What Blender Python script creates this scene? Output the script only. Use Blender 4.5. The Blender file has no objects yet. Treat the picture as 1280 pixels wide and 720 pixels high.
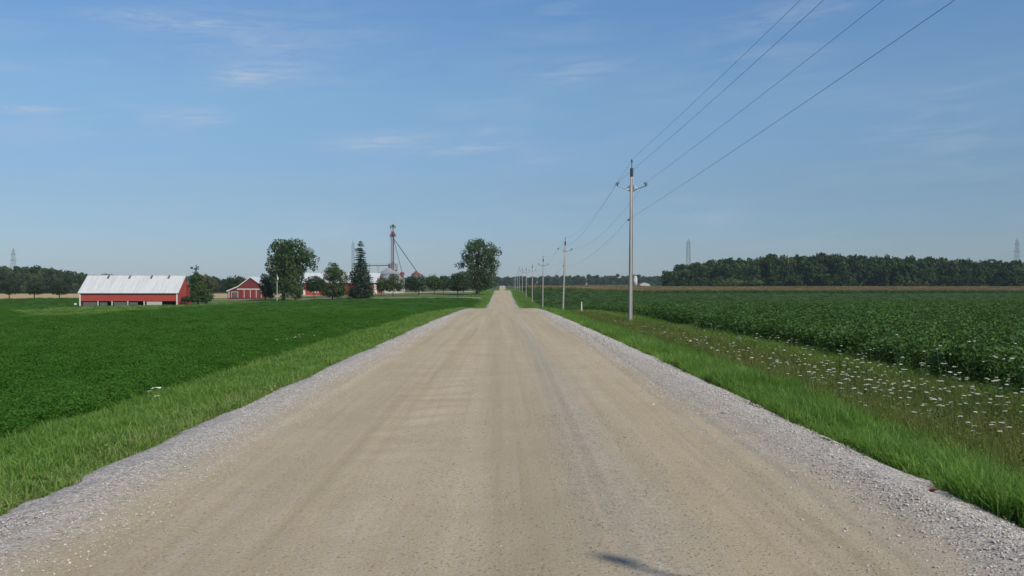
import bpy, bmesh, math, random
import numpy as np
from mathutils import Vector, Matrix

random.seed(7)
rng = np.random.default_rng(11)
S = bpy.context.scene
COL = S.collection

# ------------------------------------------------------------------ camera
F = 1150.0                       # focal length in pixels of the 1280 px wide photograph
HX, HY = 628.0, 358.0            # where the road vanishes / the horizon
CAMH = 1.65
cam = bpy.data.cameras.new('camera')
cam.sensor_width = 36.0
cam.lens = 36.0 * F / 1280.0
cam.clip_start = 0.1
cam.clip_end = 20000
camo = bpy.data.objects.new('camera', cam)
COL.objects.link(camo)
camo.location = (0, 0, CAMH)
camo.rotation_euler = (math.radians(90) - math.atan((360 - HY) / F), 0, -math.atan((640 - HX) / F))
S.camera = camo

# ------------------------------------------------------------------ world, sun, exposure
SUN_DIR = Vector((0.652, -0.758, 0.0)).normalized()
EL = math.radians(40.0)
AZ = math.atan2(SUN_DIR.x, SUN_DIR.y)
w = bpy.data.worlds.new('World')
S.world = w
w.use_nodes = True
nt = w.node_tree
nt.nodes.clear()


def N(tree, typ, **kw):
    n = tree.nodes.new(typ)
    for k, v in kw.items():
        setattr(n, k, v)
    return n


def math_node(tree, op, a, b=None, clamp=False):
    n = N(tree, 'ShaderNodeMath', operation=op, use_clamp=clamp)
    for i, v in enumerate((a, b)):
        if v is None:
            continue
        if isinstance(v, (int, float)):
            n.inputs[i].default_value = v
        else:
            tree.links.new(v, n.inputs[i])
    return n.outputs[0]


def ramp(tree, fac, stops, interp='LINEAR'):
    r = N(tree, 'ShaderNodeValToRGB')
    r.color_ramp.interpolation = interp
    el = r.color_ramp.elements
    while len(el) < len(stops):
        el.new(0.5)
    for e, (p, c) in zip(el, stops):
        e.position = p
        e.color = (c, c, c, 1) if isinstance(c, (int, float)) else (*c, 1)
    tree.links.new(fac, r.inputs[0])
    return r.outputs[0]


def mixc(tree, fac, a, b, blend='MIX'):
    m = N(tree, 'ShaderNodeMix', data_type='RGBA', blend_type=blend)
    for s, v in ((m.inputs[0], fac), (m.inputs[6], a), (m.inputs[7], b)):
        if isinstance(v, (int, float)):
            s.default_value = v
        elif isinstance(v, tuple):
            s.default_value = (*v, 1)
        else:
            tree.links.new(v, s)
    return m.outputs[2]


sky = N(nt, 'ShaderNodeTexSky', sky_type='NISHITA')
sky.sun_disc = False
sky.sun_elevation = EL
sky.sun_rotation = AZ
sky.altitude = 200
sky.air_density = 1.0
sky.dust_density = 0.25
sky.ozone_density = 2.2
# thin cirrus: streaks in azimuth / elevation
tc = N(nt, 'ShaderNodeTexCoord')
sep = N(nt, 'ShaderNodeSeparateXYZ')
nt.links.new(tc.outputs['Generated'], sep.inputs[0])
az = math_node(nt, 'ARCTAN2', sep.outputs[0], sep.outputs[1])
el_ = math_node(nt, 'ARCSINE', sep.outputs[2])
cmb = N(nt, 'ShaderNodeCombineXYZ')
nt.links.new(math_node(nt, 'ADD', math_node(nt, 'MULTIPLY', az, 5.0), math_node(nt, 'MULTIPLY', el_, -4.0)), cmb.inputs[0])
nt.links.new(math_node(nt, 'MULTIPLY', math_node(nt, 'ADD', el_, math_node(nt, 'MULTIPLY', az, -0.04)), 34.0), cmb.inputs[1])
n1 = N(nt, 'ShaderNodeTexNoise')
n1.inputs['Scale'].default_value = 1.5
n1.inputs['Detail'].default_value = 7
n1.inputs['Roughness'].default_value = 0.6
n1.inputs['Distortion'].default_value = 0.5
nt.links.new(cmb.outputs[0], n1.inputs['Vector'])
cmb2 = N(nt, 'ShaderNodeCombineXYZ')
nt.links.new(az, cmb2.inputs[0])
nt.links.new(math_node(nt, 'MULTIPLY', el_, 2.0), cmb2.inputs[1])
n2 = N(nt, 'ShaderNodeTexNoise')
n2.inputs['Scale'].default_value = 5.0
n2.inputs['Detail'].default_value = 3
nt.links.new(cmb2.outputs[0], n2.inputs['Vector'])
wisp = ramp(nt, n1.outputs['Fac'], [(0.44, 0.0), (0.82, 1.0)])
patch = ramp(nt, n2.outputs['Fac'], [(0.40, 0.08), (0.66, 1.0)])
cl = math_node(nt, 'MULTIPLY', wisp, patch)
cl = math_node(nt, 'MULTIPLY', cl, 0.36)
# a few distinct wisps where the photograph has them (azimuth, elevation, half sizes)
n3 = N(nt, 'ShaderNodeTexNoise')
n3.inputs['Scale'].default_value = 3.4
n3.inputs['Detail'].default_value = 10
n3.inputs['Roughness'].default_value = 0.68
n3.inputs['Distortion'].default_value = 1.4
nt.links.new(cmb.outputs[0], n3.inputs['Vector'])
fine = ramp(nt, n3.outputs['Fac'], [(0.36, 0.0), (0.68, 1.0)])
for px, py, rx, ry, st in ((312, 106, 42, 13, .42), (235, 160, 44, 11, .40), (475, 178, 62, 9, .50), (590, 186, 70, 6, .32),
                           (607, 164, 14, 4, .38), (35, 163, 50, 5, .30), (165, 45, 60, 9, .25), (250, 50, 60, 9, .22), (275, 6, 40, 8, .24),
                           (720, 90, 70, 16, .20), (990, 35, 70, 14, .14), (350, 60, 160, 40, .14)):
    a0, e0 = math.atan((px - HX) / F), math.atan((HY - py) / F)
    da = math_node(nt, 'MULTIPLY', math_node(nt, 'SUBTRACT', az, a0), F / rx)
    de = math_node(nt, 'MULTIPLY', math_node(nt, 'ADD', math_node(nt, 'SUBTRACT', el_, e0),
                                            math_node(nt, 'MULTIPLY', math_node(nt, 'SUBTRACT', az, a0), -0.08)), F / ry)
    rr = math_node(nt, 'ADD', math_node(nt, 'MULTIPLY', da, da), math_node(nt, 'MULTIPLY', de, de))
    g = math_node(nt, 'POWER', 2.718, math_node(nt, 'MULTIPLY', rr, -1.0))
    g = math_node(nt, 'MULTIPLY', g, math_node(nt, 'MULTIPLY', fine, min(st * 1.7, .85)))
    cl = math_node(nt, 'ADD', cl, g)
cl = math_node(nt, 'MINIMUM', cl, 0.6)
sc = N(nt, 'ShaderNodeHueSaturation')
sc.inputs['Saturation'].default_value = 0.93
nt.links.new(sky.outputs[0], sc.inputs['Color'])
# dry summer air: the sky greys and dims evenly towards the horizon, all the way round
grade = ramp(nt, math_node(nt, 'DIVIDE', math_node(nt, 'ABSOLUTE', el_), 0.36), [
    (0.0, (.345, .418, .595)), (0.06, (.355, .43, .60)), (.28, (.45, .535, .645)), (.56, (.60, .745, .83)), (.85, (.56, .79, .98)), (1.0, (.56, .80, 1.0))])
skyc = mixc(nt, 1.0, sc.outputs[0], grade, 'MULTIPLY')
skyc = mixc(nt, cl, skyc, (3.9, 4.5, 5.4))
bg = N(nt, 'ShaderNodeBackground')
bg.inputs['Strength'].default_value = 0.115
nt.links.new(skyc, bg.inputs[0])
wo = N(nt, 'ShaderNodeOutputWorld')
nt.links.new(bg.outputs[0], wo.inputs[0])

sl = bpy.data.lights.new('sun', 'SUN')
sl.energy = 4.3
sl.angle = math.radians(0.5)
sl.color = (1.0, 0.93, 0.81)
so = bpy.data.objects.new('sun', sl)
COL.objects.link(so)
tosun = Vector((SUN_DIR.x * math.cos(EL), SUN_DIR.y * math.cos(EL), math.sin(EL)))
so.rotation_euler = tosun.to_track_quat('Z', 'Y').to_euler()
so.location = (30, -30, 60)

vs = S.view_settings
vs.view_transform = 'Standard'
vs.look = 'None'
vs.exposure = 0.09
vs.gamma = 1.0
vs.use_curve_mapping = False
S.render.engine = 'CYCLES'
cy = S.cycles
cy.max_bounces = 6
cy.diffuse_bounces = 3
cy.glossy_bounces = 2
cy.transmission_bounces = 4
cy.transparent_max_bounces = 8
cy.volume_bounces = 1
cy.use_denoising = True
try:
    cy.denoiser = 'OPENIMAGEDENOISE'
except Exception:
    pass

# ------------------------------------------------------------------ helpers


def tag(o, label=None, cat=None, group=None, kind=None):
    if label:
        o['label'] = label
    if cat:
        o['category'] = cat
    if group:
        o['group'] = group
    if kind:
        o['kind'] = kind
    return o


def empty(name, loc, label, cat, group=None, rz=0.0):
    o = bpy.data.objects.new(name, None)
    COL.objects.link(o)
    o.location = loc
    o.rotation_euler = (0, 0, rz)
    o.empty_display_size = 0.3
    return tag(o, label, cat, group)


class MB:
    """collects shapes into one mesh"""

    def __init__(self):
        self.v = []
        self.f = []
        self.m = []
        self.mi = 0

    def add(self, vs_, fs_):
        b = len(self.v)
        self.v.extend([tuple(p) for p in vs_])
        for f in fs_:
            self.f.append(tuple(i + b for i in f))
            self.m.append(self.mi)
        return self

    def box(self, c, s, rz=0.0, bev=0.0):
        x, y, z = s[0] / 2, s[1] / 2, s[2] / 2
        ca, sa = math.cos(rz), math.sin(rz)
        p = []
        for dz in (-z, z):
            for dx, dy in ((-x, -y), (x, -y), (x, y), (-x, y)):
                p.append((c[0] + dx * ca - dy * sa, c[1] + dx * sa + dy * ca, c[2] + dz))
        return self.add(p, [(0, 3, 2, 1), (4, 5, 6, 7), (0, 1, 5, 4), (1, 2, 6, 5), (2, 3, 7, 6), (3, 0, 4, 7)])

    def tube(self, pts, r, n=8, cap=True):
        pts = [Vector(p) for p in pts]
        rs = r if isinstance(r, (list, tuple)) else [r] * len(pts)
        vs_, fs_ = [], []
        for i, p in enumerate(pts):
            t = (pts[min(i + 1, len(pts) - 1)] - pts[max(i - 1, 0)]).normalized()
            a = Vector((0, 0, 1)) if abs(t.z) < 0.95 else Vector((1, 0, 0))
            u = t.cross(a).normalized()
            v = t.cross(u)
            for k in range(n):
                an = 2 * math.pi * k / n
                vs_.append(p + (u * math.cos(an) + v * math.sin(an)) * rs[i])
        for i in range(len(pts) - 1):
            for k in range(n):
                k2 = (k + 1) % n
                fs_.append((i * n + k, i * n + k2, (i + 1) * n + k2, (i + 1) * n + k))
        if cap:
            fs_.append(tuple(reversed(range(n))))
            fs_.append(tuple(range((len(pts) - 1) * n, len(pts) * n)))
        return self.add(vs_, fs_)

    def lathe(self, c, prof, n=20):
        """prof: (radius, z) pairs from bottom to top"""
        vs_, fs_ = [], []
        for r, z in prof:
            for k in range(n):
                an = 2 * math.pi * k / n
                vs_.append((c[0] + r * math.cos(an), c[1] + r * math.sin(an), c[2] + z))
        for i in range(len(prof) - 1):
            for k in range(n):
                k2 = (k + 1) % n
                fs_.append((i * n + k, i * n + k2, (i + 1) * n + k2, (i + 1) * n + k))
        fs_.append(tuple(reversed(range(n))))
        fs_.append(tuple(range((len(prof) - 1) * n, len(prof) * n)))
        return self.add(vs_, fs_)

    def prism(self, poly, y0, y1):
        """poly of (x, z), extruded along y"""
        n = len(poly)
        vs_ = [(x, y0, z) for x, z in poly] + [(x, y1, z) for x, z in poly]
        fs_ = [tuple(range(n)), tuple(reversed(range(n, 2 * n)))]
        for i in range(n):
            j = (i + 1) % n
            fs_.append((j, i, n + i, n + j))
        return self.add(vs_, fs_)

    def mesh(self, name, mats, smooth=False):
        me = bpy.data.meshes.new(name)
        me.from_pydata(self.v, [], self.f)
        for m in (mats if isinstance(mats, (list, tuple)) else [mats]):
            me.materials.append(m)
        me.polygons.foreach_set('material_index', self.m)
        if smooth:
            me.polygons.foreach_set('use_smooth', [True] * len(self.f))
        me.update()
        return me

    def build(self, name, mats, parent=None, smooth=False, fixn=False):
        me = self.mesh(name, mats, smooth)
        if fixn:
            bm = bmesh.new()
            bm.from_mesh(me)
            bmesh.ops.recalc_face_normals(bm, faces=bm.faces)
            bm.to_mesh(me)
            bm.free()
        o = bpy.data.objects.new(name, me)
        COL.objects.link(o)
        if parent is not None:
            o.parent = parent
        return o


def np_mesh(name, v, f, mat, smooth=False):
    """numpy mesh; f is (n,4) or (n,3)"""
    me = bpy.data.meshes.new(name)
    v = np.asarray(v, np.float32)
    f = np.asarray(f, np.int32)
    k = f.shape[1]
    me.vertices.add(len(v))
    me.vertices.foreach_set('co', v.ravel())
    me.loops.add(f.size)
    me.loops.foreach_set('vertex_index', f.ravel())
    me.polygons.add(len(f))
    me.polygons.foreach_set('loop_start', np.arange(0, f.size, k, dtype=np.int32))
    if smooth:
        me.polygons.foreach_set('use_smooth', np.ones(len(f), bool))
    for m in (mat if isinstance(mat, (list, tuple)) else [mat]):
        me.materials.append(m)
    me.update(calc_edges=True)
    me.validate()
    return me


def link(name, me, parent=None):
    o = bpy.data.objects.new(name, me)
    COL.objects.link(o)
    if parent is not None:
        o.parent = parent
    return o


def vnoise(x, y, seed=0):
    """smooth value noise, 0..1"""
    x = np.asarray(x, float)
    y = np.asarray(y, float)
    xi, yi = np.floor(x).astype(np.int64), np.floor(y).astype(np.int64)
    fx, fy = x - xi, y - yi
    fx, fy = fx * fx * (3 - 2 * fx), fy * fy * (3 - 2 * fy)

    def h(a, b):
        n = (a * 374761393 + b * 668265263 + seed * 974711) & 0x7fffffff
        n = ((n ^ (n >> 13)) * 1274126177) & 0x7fffffff
        return ((n ^ (n >> 16)) & 0xffff) / 65535.0
    return (h(xi, yi) * (1 - fx) + h(xi + 1, yi) * fx) * (1 - fy) + (h(xi, yi + 1) * (1 - fx) + h(xi + 1, yi + 1) * fx) * fy


def fbm(x, y, seed=0, o=4):
    s, a, t = 0, 0.5, 0
    for i in range(o):
        s = s + a * vnoise(np.asarray(x) * 2 ** i, np.asarray(y) * 2 ** i, seed + i * 17)
        t += a
        a *= 0.5
    return s / t


def sstep(a, b, x):
    t = np.clip((np.asarray(x, float) - a) / (b - a), 0, 1)
    return t * t * (3 - 2 * t)


# ------------------------------------------------------------------ terrain
P_D = [-200, 0, 30, 60, 80, 94, 108, 125, 160, 200, 240, 280, 320, 350, 385, 420, 460, 600, 900, 1200, 1500, 2200, 6000]
P_Z = [0.1, 0, -0.05, -0.2, -0.36, -0.58, -0.95, -1.55, -2.55, -2.95, -2.75, -2.35, -1.8, -1.25, -0.55, -0.25, -0.35, -1.3, -1.8, 0.0, 2.7, 3.2, 4]
FR_D = [-200, 0, 60, 100, 150, 200, 300, 400, 460, 520, 600, 700, 1600, 2500, 6000]
FR_Z = [0, -.05, -0.2, -0.75, -1.55, -2.15, -2.7, -2.85, -2.7, -2.1, -1.35, -.35, 3, 3.5, 4]
FL_D = [-200, 0, 40, 60, 80, 100, 130, 150, 190, 230, 280, 350, 400, 460, 700, 1600, 2500, 6000]
FL_Z = [0, 0, -.22, -.42, -.80, -1.24, -1.95, -2.4, -3.2, -4.0, -4.65, -3.5, -3.5, -3.7, -3.8, 2.6, 3.5, 4]


def smooth_interp(xs, zs):
    g = np.arange(-200, 6001, 2.0)
    z = np.interp(g, xs, zs)
    k = np.hanning(17)
    k /= k.sum()
    zp = np.pad(z, 8, mode='edge')
    z = np.convolve(zp, k, 'valid')
    return lambda d: np.interp(d, g, z)


PROAD, FR, FL = smooth_interp(P_D, P_Z), smooth_interp(FR_D, FR_Z), smooth_interp(FL_D, FL_Z)


def ground_z(x, d):
    x = np.asarray(x, float)
    d = np.asarray(d, float)
    p = PROAD(d)
    sr = sstep(9, 75, x)
    slf = sstep(5, np.interp(d, [60, 120, 200], [42, 62, 130]), -x)
    z = np.where(x > 0, p * (1 - sr) + FR(d) * sr, p * (1 - slf) + FL(d) * slf)
    # ditch and verges
    wob = (fbm(d * 0.08, x * 0.0 + 3, 5) - 0.5) * 0.5
    offr = np.interp(x + wob, [0, 3.2, 3.9, 4.6, 5.6, 6.6, 7.6, 9.0, 10.2, 14, 40, 90], [-.10, -.10, -.15, -.24, -.42, -.60, -.64, -.50, -.46, -.40, -.14, 0])
    offl = np.interp(-x + wob, [0, 3.2, 3.9, 4.6, 5.6, 6.6, 8.0, 14, 40, 90], [-.10, -.10, -.14, -.2, -.32, -.42, -.42, -.36, -.15, 0])
    z = z + np.where(x > 0, offr, offl)
    near = np.exp(-np.maximum(d, 0) / 80)
    z = z + np.where(np.abs(x) > 3.9, (fbm(x * 0.9, d * 0.9, 9) - 0.5) * 0.10 * near, 0)
    return z


def PX(px, d):
    return (px - HX) / F * d


def PZ(py, d):
    return CAMH + (HY - py) / F * d


# ------------------------------------------------------------------ materials
def mat(name):
    m = bpy.data.materials.new(name)
    m.use_nodes = True
    t = m.node_tree
    b = t.nodes['Principled BSDF']
    return m, t, b


def simple_mat(name, c, rough=0.8, var=0.12, scale=3.0, metal=0.0, spec=0.3, stretch=None, dirt=None):
    m, t, b = mat(name)
    tcn = N(t, 'ShaderNodeTexCoord')
    vec = tcn.outputs['Object']
    if stretch:
        mp = N(t, 'ShaderNodeMapping')
        mp.inputs['Scale'].default_value = stretch
        t.links.new(vec, mp.inputs[0])
        vec = mp.outputs[0]
    n = N(t, 'ShaderNodeTexNoise')
    n.inputs['Scale'].default_value = scale
    n.inputs['Detail'].default_value = 6
    n.inputs['Roughness'].default_value = 0.65
    t.links.new(vec, n.inputs['Vector'])
    lo = tuple(x * (1 - var) for x in c)
    hi = tuple(min(x * (1 + var), 0.95) for x in c)
    col = ramp(t, n.outputs['Fac'], [(0.3, lo), (0.7, hi)])
    if dirt:
        n2_ = N(t, 'ShaderNodeTexNoise')
        n2_.inputs['Scale'].default_value = scale * 0.35
        n2_.inputs['Detail'].default_value = 5
        t.links.new(vec, n2_.inputs['Vector'])
        col = mixc(t, ramp(t, n2_.outputs['Fac'], [(0.48, 0.0), (0.75, dirt[1])]), col, dirt[0])
    t.links.new(col, b.inputs['Base Color'])
    b.inputs['Roughness'].default_value = rough
    b.inputs['Metallic'].default_value = metal
    b.inputs['Specular IOR Level'].default_value = spec
    return m


def foliage_mat(name, stops, transl=0.3, rough=0.55, spec=0.25, use_tint=True, island=0.35, objrand=0.0, trc=(0.16, 0.26, 0.02)):
    """leaf colour from the plant's own tint value plus leaf to leaf variation"""
    m, t, b = mat(name)
    geo = N(t, 'ShaderNodeNewGeometry')
    isl = math_node(t, 'MULTIPLY', math_node(t, 'SUBTRACT', geo.outputs['Random Per Island'], 0.5), island)
    if use_tint:
        at = N(t, 'ShaderNodeAttribute', attribute_type='INSTANCER', attribute_name='tint')
        base = at.outputs['Fac']
    else:
        base = 0.5
    f = math_node(t, 'ADD', isl, base)
    if objrand:
        oi = N(t, 'ShaderNodeObjectInfo')
        f = math_node(t, 'ADD', f, math_node(t, 'MULTIPLY', math_node(t, 'SUBTRACT', oi.outputs['Random'], 0.5), objrand))
    col = ramp(t, f, stops)
    t.links.new(col, b.inputs['Base Color'])
    b.inputs['Roughness'].default_value = rough
    b.inputs['Specular IOR Level'].default_value = spec
    tr = N(t, 'ShaderNodeBsdfTranslucent')
    t.links.new(mixc(t, 0.5, col, trc), tr.inputs[0])
    mx = N(t, 'ShaderNodeMixShader')
    mx.inputs[0].default_value = transl
    t.links.new(b.outputs[0], mx.inputs[1])
    t.links.new(tr.outputs[0], mx.inputs[2])
    t.links.new(mx.outputs[0], t.nodes['Material Output'].inputs[0])
    return m


def soil_mat(name, c0, c1, c2=None, scale=0.6, bump=0.4):
    m, t, b = mat(name)
    g = N(t, 'ShaderNodeNewGeometry')
    n = N(t, 'ShaderNodeTexNoise')
    n.inputs['Scale'].default_value = scale
    n.inputs['Detail'].default_value = 9
    n.inputs['Roughness'].default_value = 0.7
    t.links.new(g.outputs['Position'], n.inputs['Vector'])
    col = ramp(t, n.outputs['Fac'], [(0.3, c0), (0.7, c1)])
    n2_ = N(t, 'ShaderNodeTexNoise')
    n2_.inputs['Scale'].default_value = 0.035
    n2_.inputs['Detail'].default_value = 5
    t.links.new(g.outputs['Position'], n2_.inputs['Vector'])
    col = mixc(t, ramp(t, n2_.outputs['Fac'], [(0.4, 0.0), (0.65, 0.6)]), col, c2 or c1)
    t.links.new(col, b.inputs['Base Color'])
    b.inputs['Roughness'].default_value = 0.95
    b.inputs['Specular IOR Level'].default_value = 0.1
    bp = N(t, 'ShaderNodeBump')
    bp.inputs['Strength'].default_value = bump
    bp.inputs['Distance'].default_value = 0.1
    t.links.new(n.outputs['Fac'], bp.inputs['Height'])
    t.links.new(bp.outputs[0], b.inputs['Normal'])
    return m


M = {}
M['verge_soil'] = soil_mat('verge_soil', (0.035, 0.055, 0.018), (0.07, 0.09, 0.03), (0.08, 0.075, 0.04), 2.0)
M['hay_soil'] = soil_mat('hay_soil', (0.022, 0.072, 0.010), (0.034, 0.10, 0.014), (0.028, 0.088, 0.012), 0.8)
M['bean_soil'] = soil_mat('bean_soil', (0.018, 0.035, 0.014), (0.03, 0.055, 0.02), None, 0.8)
M['corn_soil'] = soil_mat('corn_soil', (0.05, 0.05, 0.02), (0.11, 0.085, 0.045), None, 0.8)
M['lawn_soil'] = soil_mat('lawn_soil', (0.06, 0.105, 0.028), (0.10, 0.145, 0.045), (0.14, 0.15, 0.06), 0.5)
M['stubble_soil'] = soil_mat('stubble_soil', (0.32, 0.23, 0.11), (0.44, 0.33, 0.17), (0.36, 0.26, 0.13), 0.4)
M['far_soil'] = soil_mat('far_soil', (0.03, 0.05, 0.02), (0.06, 0.075, 0.03), (0.10, 0.09, 0.045), 0.05)

# ------------------------------------------------------------------ ground sheet
xs = np.unique(np.concatenate([
    np.array([-4500, -3000, -2000, -1400, -1000, -800, -650, -520, -420]), np.arange(-360, -120, 12), np.arange(-120, -30, 5),
    np.arange(-30, -12, 1.5), np.arange(-12, 12.01, 0.3), np.arange(12, 34, 1.5), np.arange(34, 130, 6), np.arange(130, 400, 15),
    np.array([400, 450, 520, 650, 800, 1000, 1400, 2000, 3000, 4500])]))
ys = np.unique(np.concatenate([
    np.arange(-60, 0, 6), np.arange(0, 40, 0.6), np.arange(40, 130, 2), np.arange(130, 480, 5), np.arange(480, 760, 10),
    np.arange(760, 1700, 40), np.arange(1700, 5001, 300)]))
GX, GY = np.meshgrid(xs, ys)
GZ = ground_z(GX, GY)
nx, ny = len(xs), len(ys)
gi = np.arange(nx * ny).reshape(ny, nx)
gf = np.stack([gi[:-1, :-1].ravel(), gi[:-1, 1:].ravel(), gi[1:, 1:].ravel(), gi[1:, :-1].ravel()], 1)
gmats = [M['verge_soil'], M['hay_soil'], M['bean_soil'], M['corn_soil'], M['lawn_soil'], M['stubble_soil'], M['far_soil']]
gme = np_mesh('ground', np.stack([GX.ravel(), GY.ravel(), GZ.ravel()], 1), gf, gmats, True)
cx_ = ((xs[:-1] + xs[1:]) / 2)[None, :].repeat(ny - 1, 0)
cd_ = ((ys[:-1] + ys[1:]) / 2)[:, None].repeat(nx - 1, 1)
FARM_D = 303.0


def corn_near(x):
    return np.interp(x, [10, 40, 70, 110, 400], [400, 400, 455, 458, 452])


mi = np.zeros(cx_.shape, int)
mi[(cx_ < -6.6) & (cd_ < FARM_D)] = 1
mi[(cx_ > 10.2) & (cd_ < corn_near(cx_))] = 2
mi[(cx_ > 11.5) & (cd_ >= corn_near(cx_)) & (cd_ < 700)] = 3
mi[(cx_ < -3) & (cd_ >= FARM_D) & (cd_ < 400)] = 4
mi[(cx_ < -3) & (cd_ >= 400) & (cd_ < 700)] = 5
mi[(cx_ < -128) & (cd_ >= 385) & (cd_ < 400)] = 5
mi[(cd_ >= 700) & (np.abs(cx_) > 9)] = 6
gme.polygons.foreach_set('material_index', mi.ravel().astype(np.int32))
tag(link('ground', gme), 'flat farmland of green and tan fields reaching to the far woods', 'ground', None, 'structure')

# ------------------------------------------------------------------ gravel road
mr, t, b = mat('gravel_road')
geo = N(t, 'ShaderNodeNewGeometry')
sp = N(t, 'ShaderNodeSeparateXYZ')
t.links.new(geo.outputs['Position'], sp.inputs[0])


def noise(vec, scale, det=4, rough=0.6, dist=0.0):
    n = N(t, 'ShaderNodeTexNoise')
    n.inputs['Scale'].default_value = scale
    n.inputs['Detail'].default_value = det
    n.inputs['Roughness'].default_value = rough
    n.inputs['Distortion'].default_value = dist
    if vec is not None:
        t.links.new(vec, n.inputs['Vector'])
    return n.outputs['Fac']


def mapping(sx, sy, sz=1):
    mp = N(t, 'ShaderNodeMapping')
    mp.inputs['Scale'].default_value = (sx, sy, sz)
    t.links.new(geo.outputs['Position'], mp.inputs[0])
    return mp.outputs[0]


streak = noise(mapping(2.3, 0.035, 0.0), 1.0, 4, 0.6, 0.3)
streak2 = noise(mapping(9.0, 0.10, 0.0), 1.0, 3, 0.6, 0.2)
blot = noise(geo.outputs['Position'], 0.7, 6, 0.65)
fineN = noise(geo.outputs['Position'], 45, 5, 0.75)
col = ramp(t, streak, [(0.32, (0.350, 0.280, 0.172)), (0.5, (0.425, 0.342, 0.220)), (0.68, (0.490, 0.405, 0.280))])
col = mixc(t, ramp(t, streak2, [(0.40, 0.0), (0.66, 0.5)]), col, (0.470, 0.405, 0.312))
col = mixc(t, ramp(t, blot, [(0.42, 0.0), (0.72, 0.45)]), col, (0.335, 0.272, 0.172))
band = noise(mapping(0.85, 0.018, 0.0), 1.0, 2, 0.5, 0.0)
col = mixc(t, ramp(t, band, [(0.40, 0.28), (0.52, 0.0)]), col, (0.33, 0.285, 0.215))
ax = math_node(t, 'ABSOLUTE', math_node(t, 'SUBTRACT', sp.outputs[0], -0.08))
axn = math_node(t, 'ADD', ax, math_node(t, 'MULTIPLY', math_node(t, 'SUBTRACT', noise(mapping(1.4, 0.35, 1), 1.0, 5, 0.65), 0.5), 1.1))
gm = N(t, 'ShaderNodeMapRange', interpolation_type='SMOOTHSTEP')
gm.inputs['From Min'].default_value = 2.4
gm.inputs['From Max'].default_value = 3.5
t.links.new(axn, gm.inputs[0])
# loose strip right of the middle, between the wheel tracks
mid = math_node(t, 'ABSOLUTE', math_node(t, 'SUBTRACT', sp.outputs[0], 0.95))
midn = math_node(t, 'ADD', mid, math_node(t, 'MULTIPLY', math_node(t, 'SUBTRACT', noise(mapping(2, 0.5, 1), 1.0, 5, 0.7), 0.5), 0.9))
gm2 = N(t, 'ShaderNodeMapRange', interpolation_type='SMOOTHSTEP')
gm2.inputs['From Min'].default_value = 0.42
gm2.inputs['From Max'].default_value = 0.0
gm2.inputs['To Max'].default_value = 0.28
t.links.new(midn, gm2.inputs[0])
gmask = math_node(t, 'MAXIMUM', gm.outputs[0], gm2.outputs[0])
vor = N(t, 'ShaderNodeTexVoronoi')
vor.inputs['Scale'].default_value = 38
t.links.new(geo.outputs['Position'], vor.inputs['Vector'])
sepc = N(t, 'ShaderNodeSeparateColor')
t.links.new(vor.outputs['Color'], sepc.inputs[0])
gcol = ramp(t, sepc.outputs[0], [(0.0, (0.28, 0.25, 0.225)), (0.35, (0.44, 0.405, 0.375)), (0.75, (0.55, 0.51, 0.475)), (1.0, (0.65, 0.615, 0.575))])
gcol = mixc(t, ramp(t, vor.outputs['Distance'], [(0.35, 0.0), (0.8, 0.55)]), gcol, (0.20, 0.185, 0.18))
col = mixc(t, gmask, col, gcol)
spk = N(t, 'ShaderNodeTexVoronoi')
spk.inputs['Scale'].default_value = 26
t.links.new(geo.outputs['Position'], spk.inputs['Vector'])
sps = N(t, 'ShaderNodeSeparateColor')
t.links.new(spk.outputs['Color'], sps.inputs[0])
pebble = math_node(t, 'MULTIPLY', ramp(t, spk.outputs['Distance'], [(0.20, 1.0), (0.30, 0.0)]), ramp(t, sps.outputs[1], [(0.62, 0.0), (0.68, 1.0)]))
col = mixc(t, math_node(t, 'MULTIPLY', pebble, 0.55), col, ramp(t, sps.outputs[2], [(0.0, (0.14, 0.12, 0.10)), (0.6, (0.25, 0.22, 0.18)), (1.0, (0.50, 0.46, 0.40))]))
col = mixc(t, ramp(t, fineN, [(0.3, 0.6), (0.56, 0.0)]), col, (0.20, 0.165, 0.12))
t.links.new(col, b.inputs['Base Color'])
b.inputs['Roughness'].default_value = 0.95
b.inputs['Specular IOR Level'].default_value = 0.12
bp = N(t, 'ShaderNodeBump')
bp.inputs['Strength'].default_value = 0.8
bp.inputs['Distance'].default_value = 0.015
hgt = math_node(t, 'ADD', fineN, math_node(t, 'MULTIPLY', gmask, math_node(t, 'SUBTRACT', 1.0, vor.outputs['Distance'])))
hgt = math_node(t, 'ADD', hgt, math_node(t, 'MULTIPLY', pebble, 0.5))
hgt = math_node(t, 'ADD', hgt, math_node(t, 'MULTIPLY', streak2, 0.12))
t.links.new(hgt, bp.inputs['Height'])
t.links.new(bp.outputs[0], b.inputs['Normal'])


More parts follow.
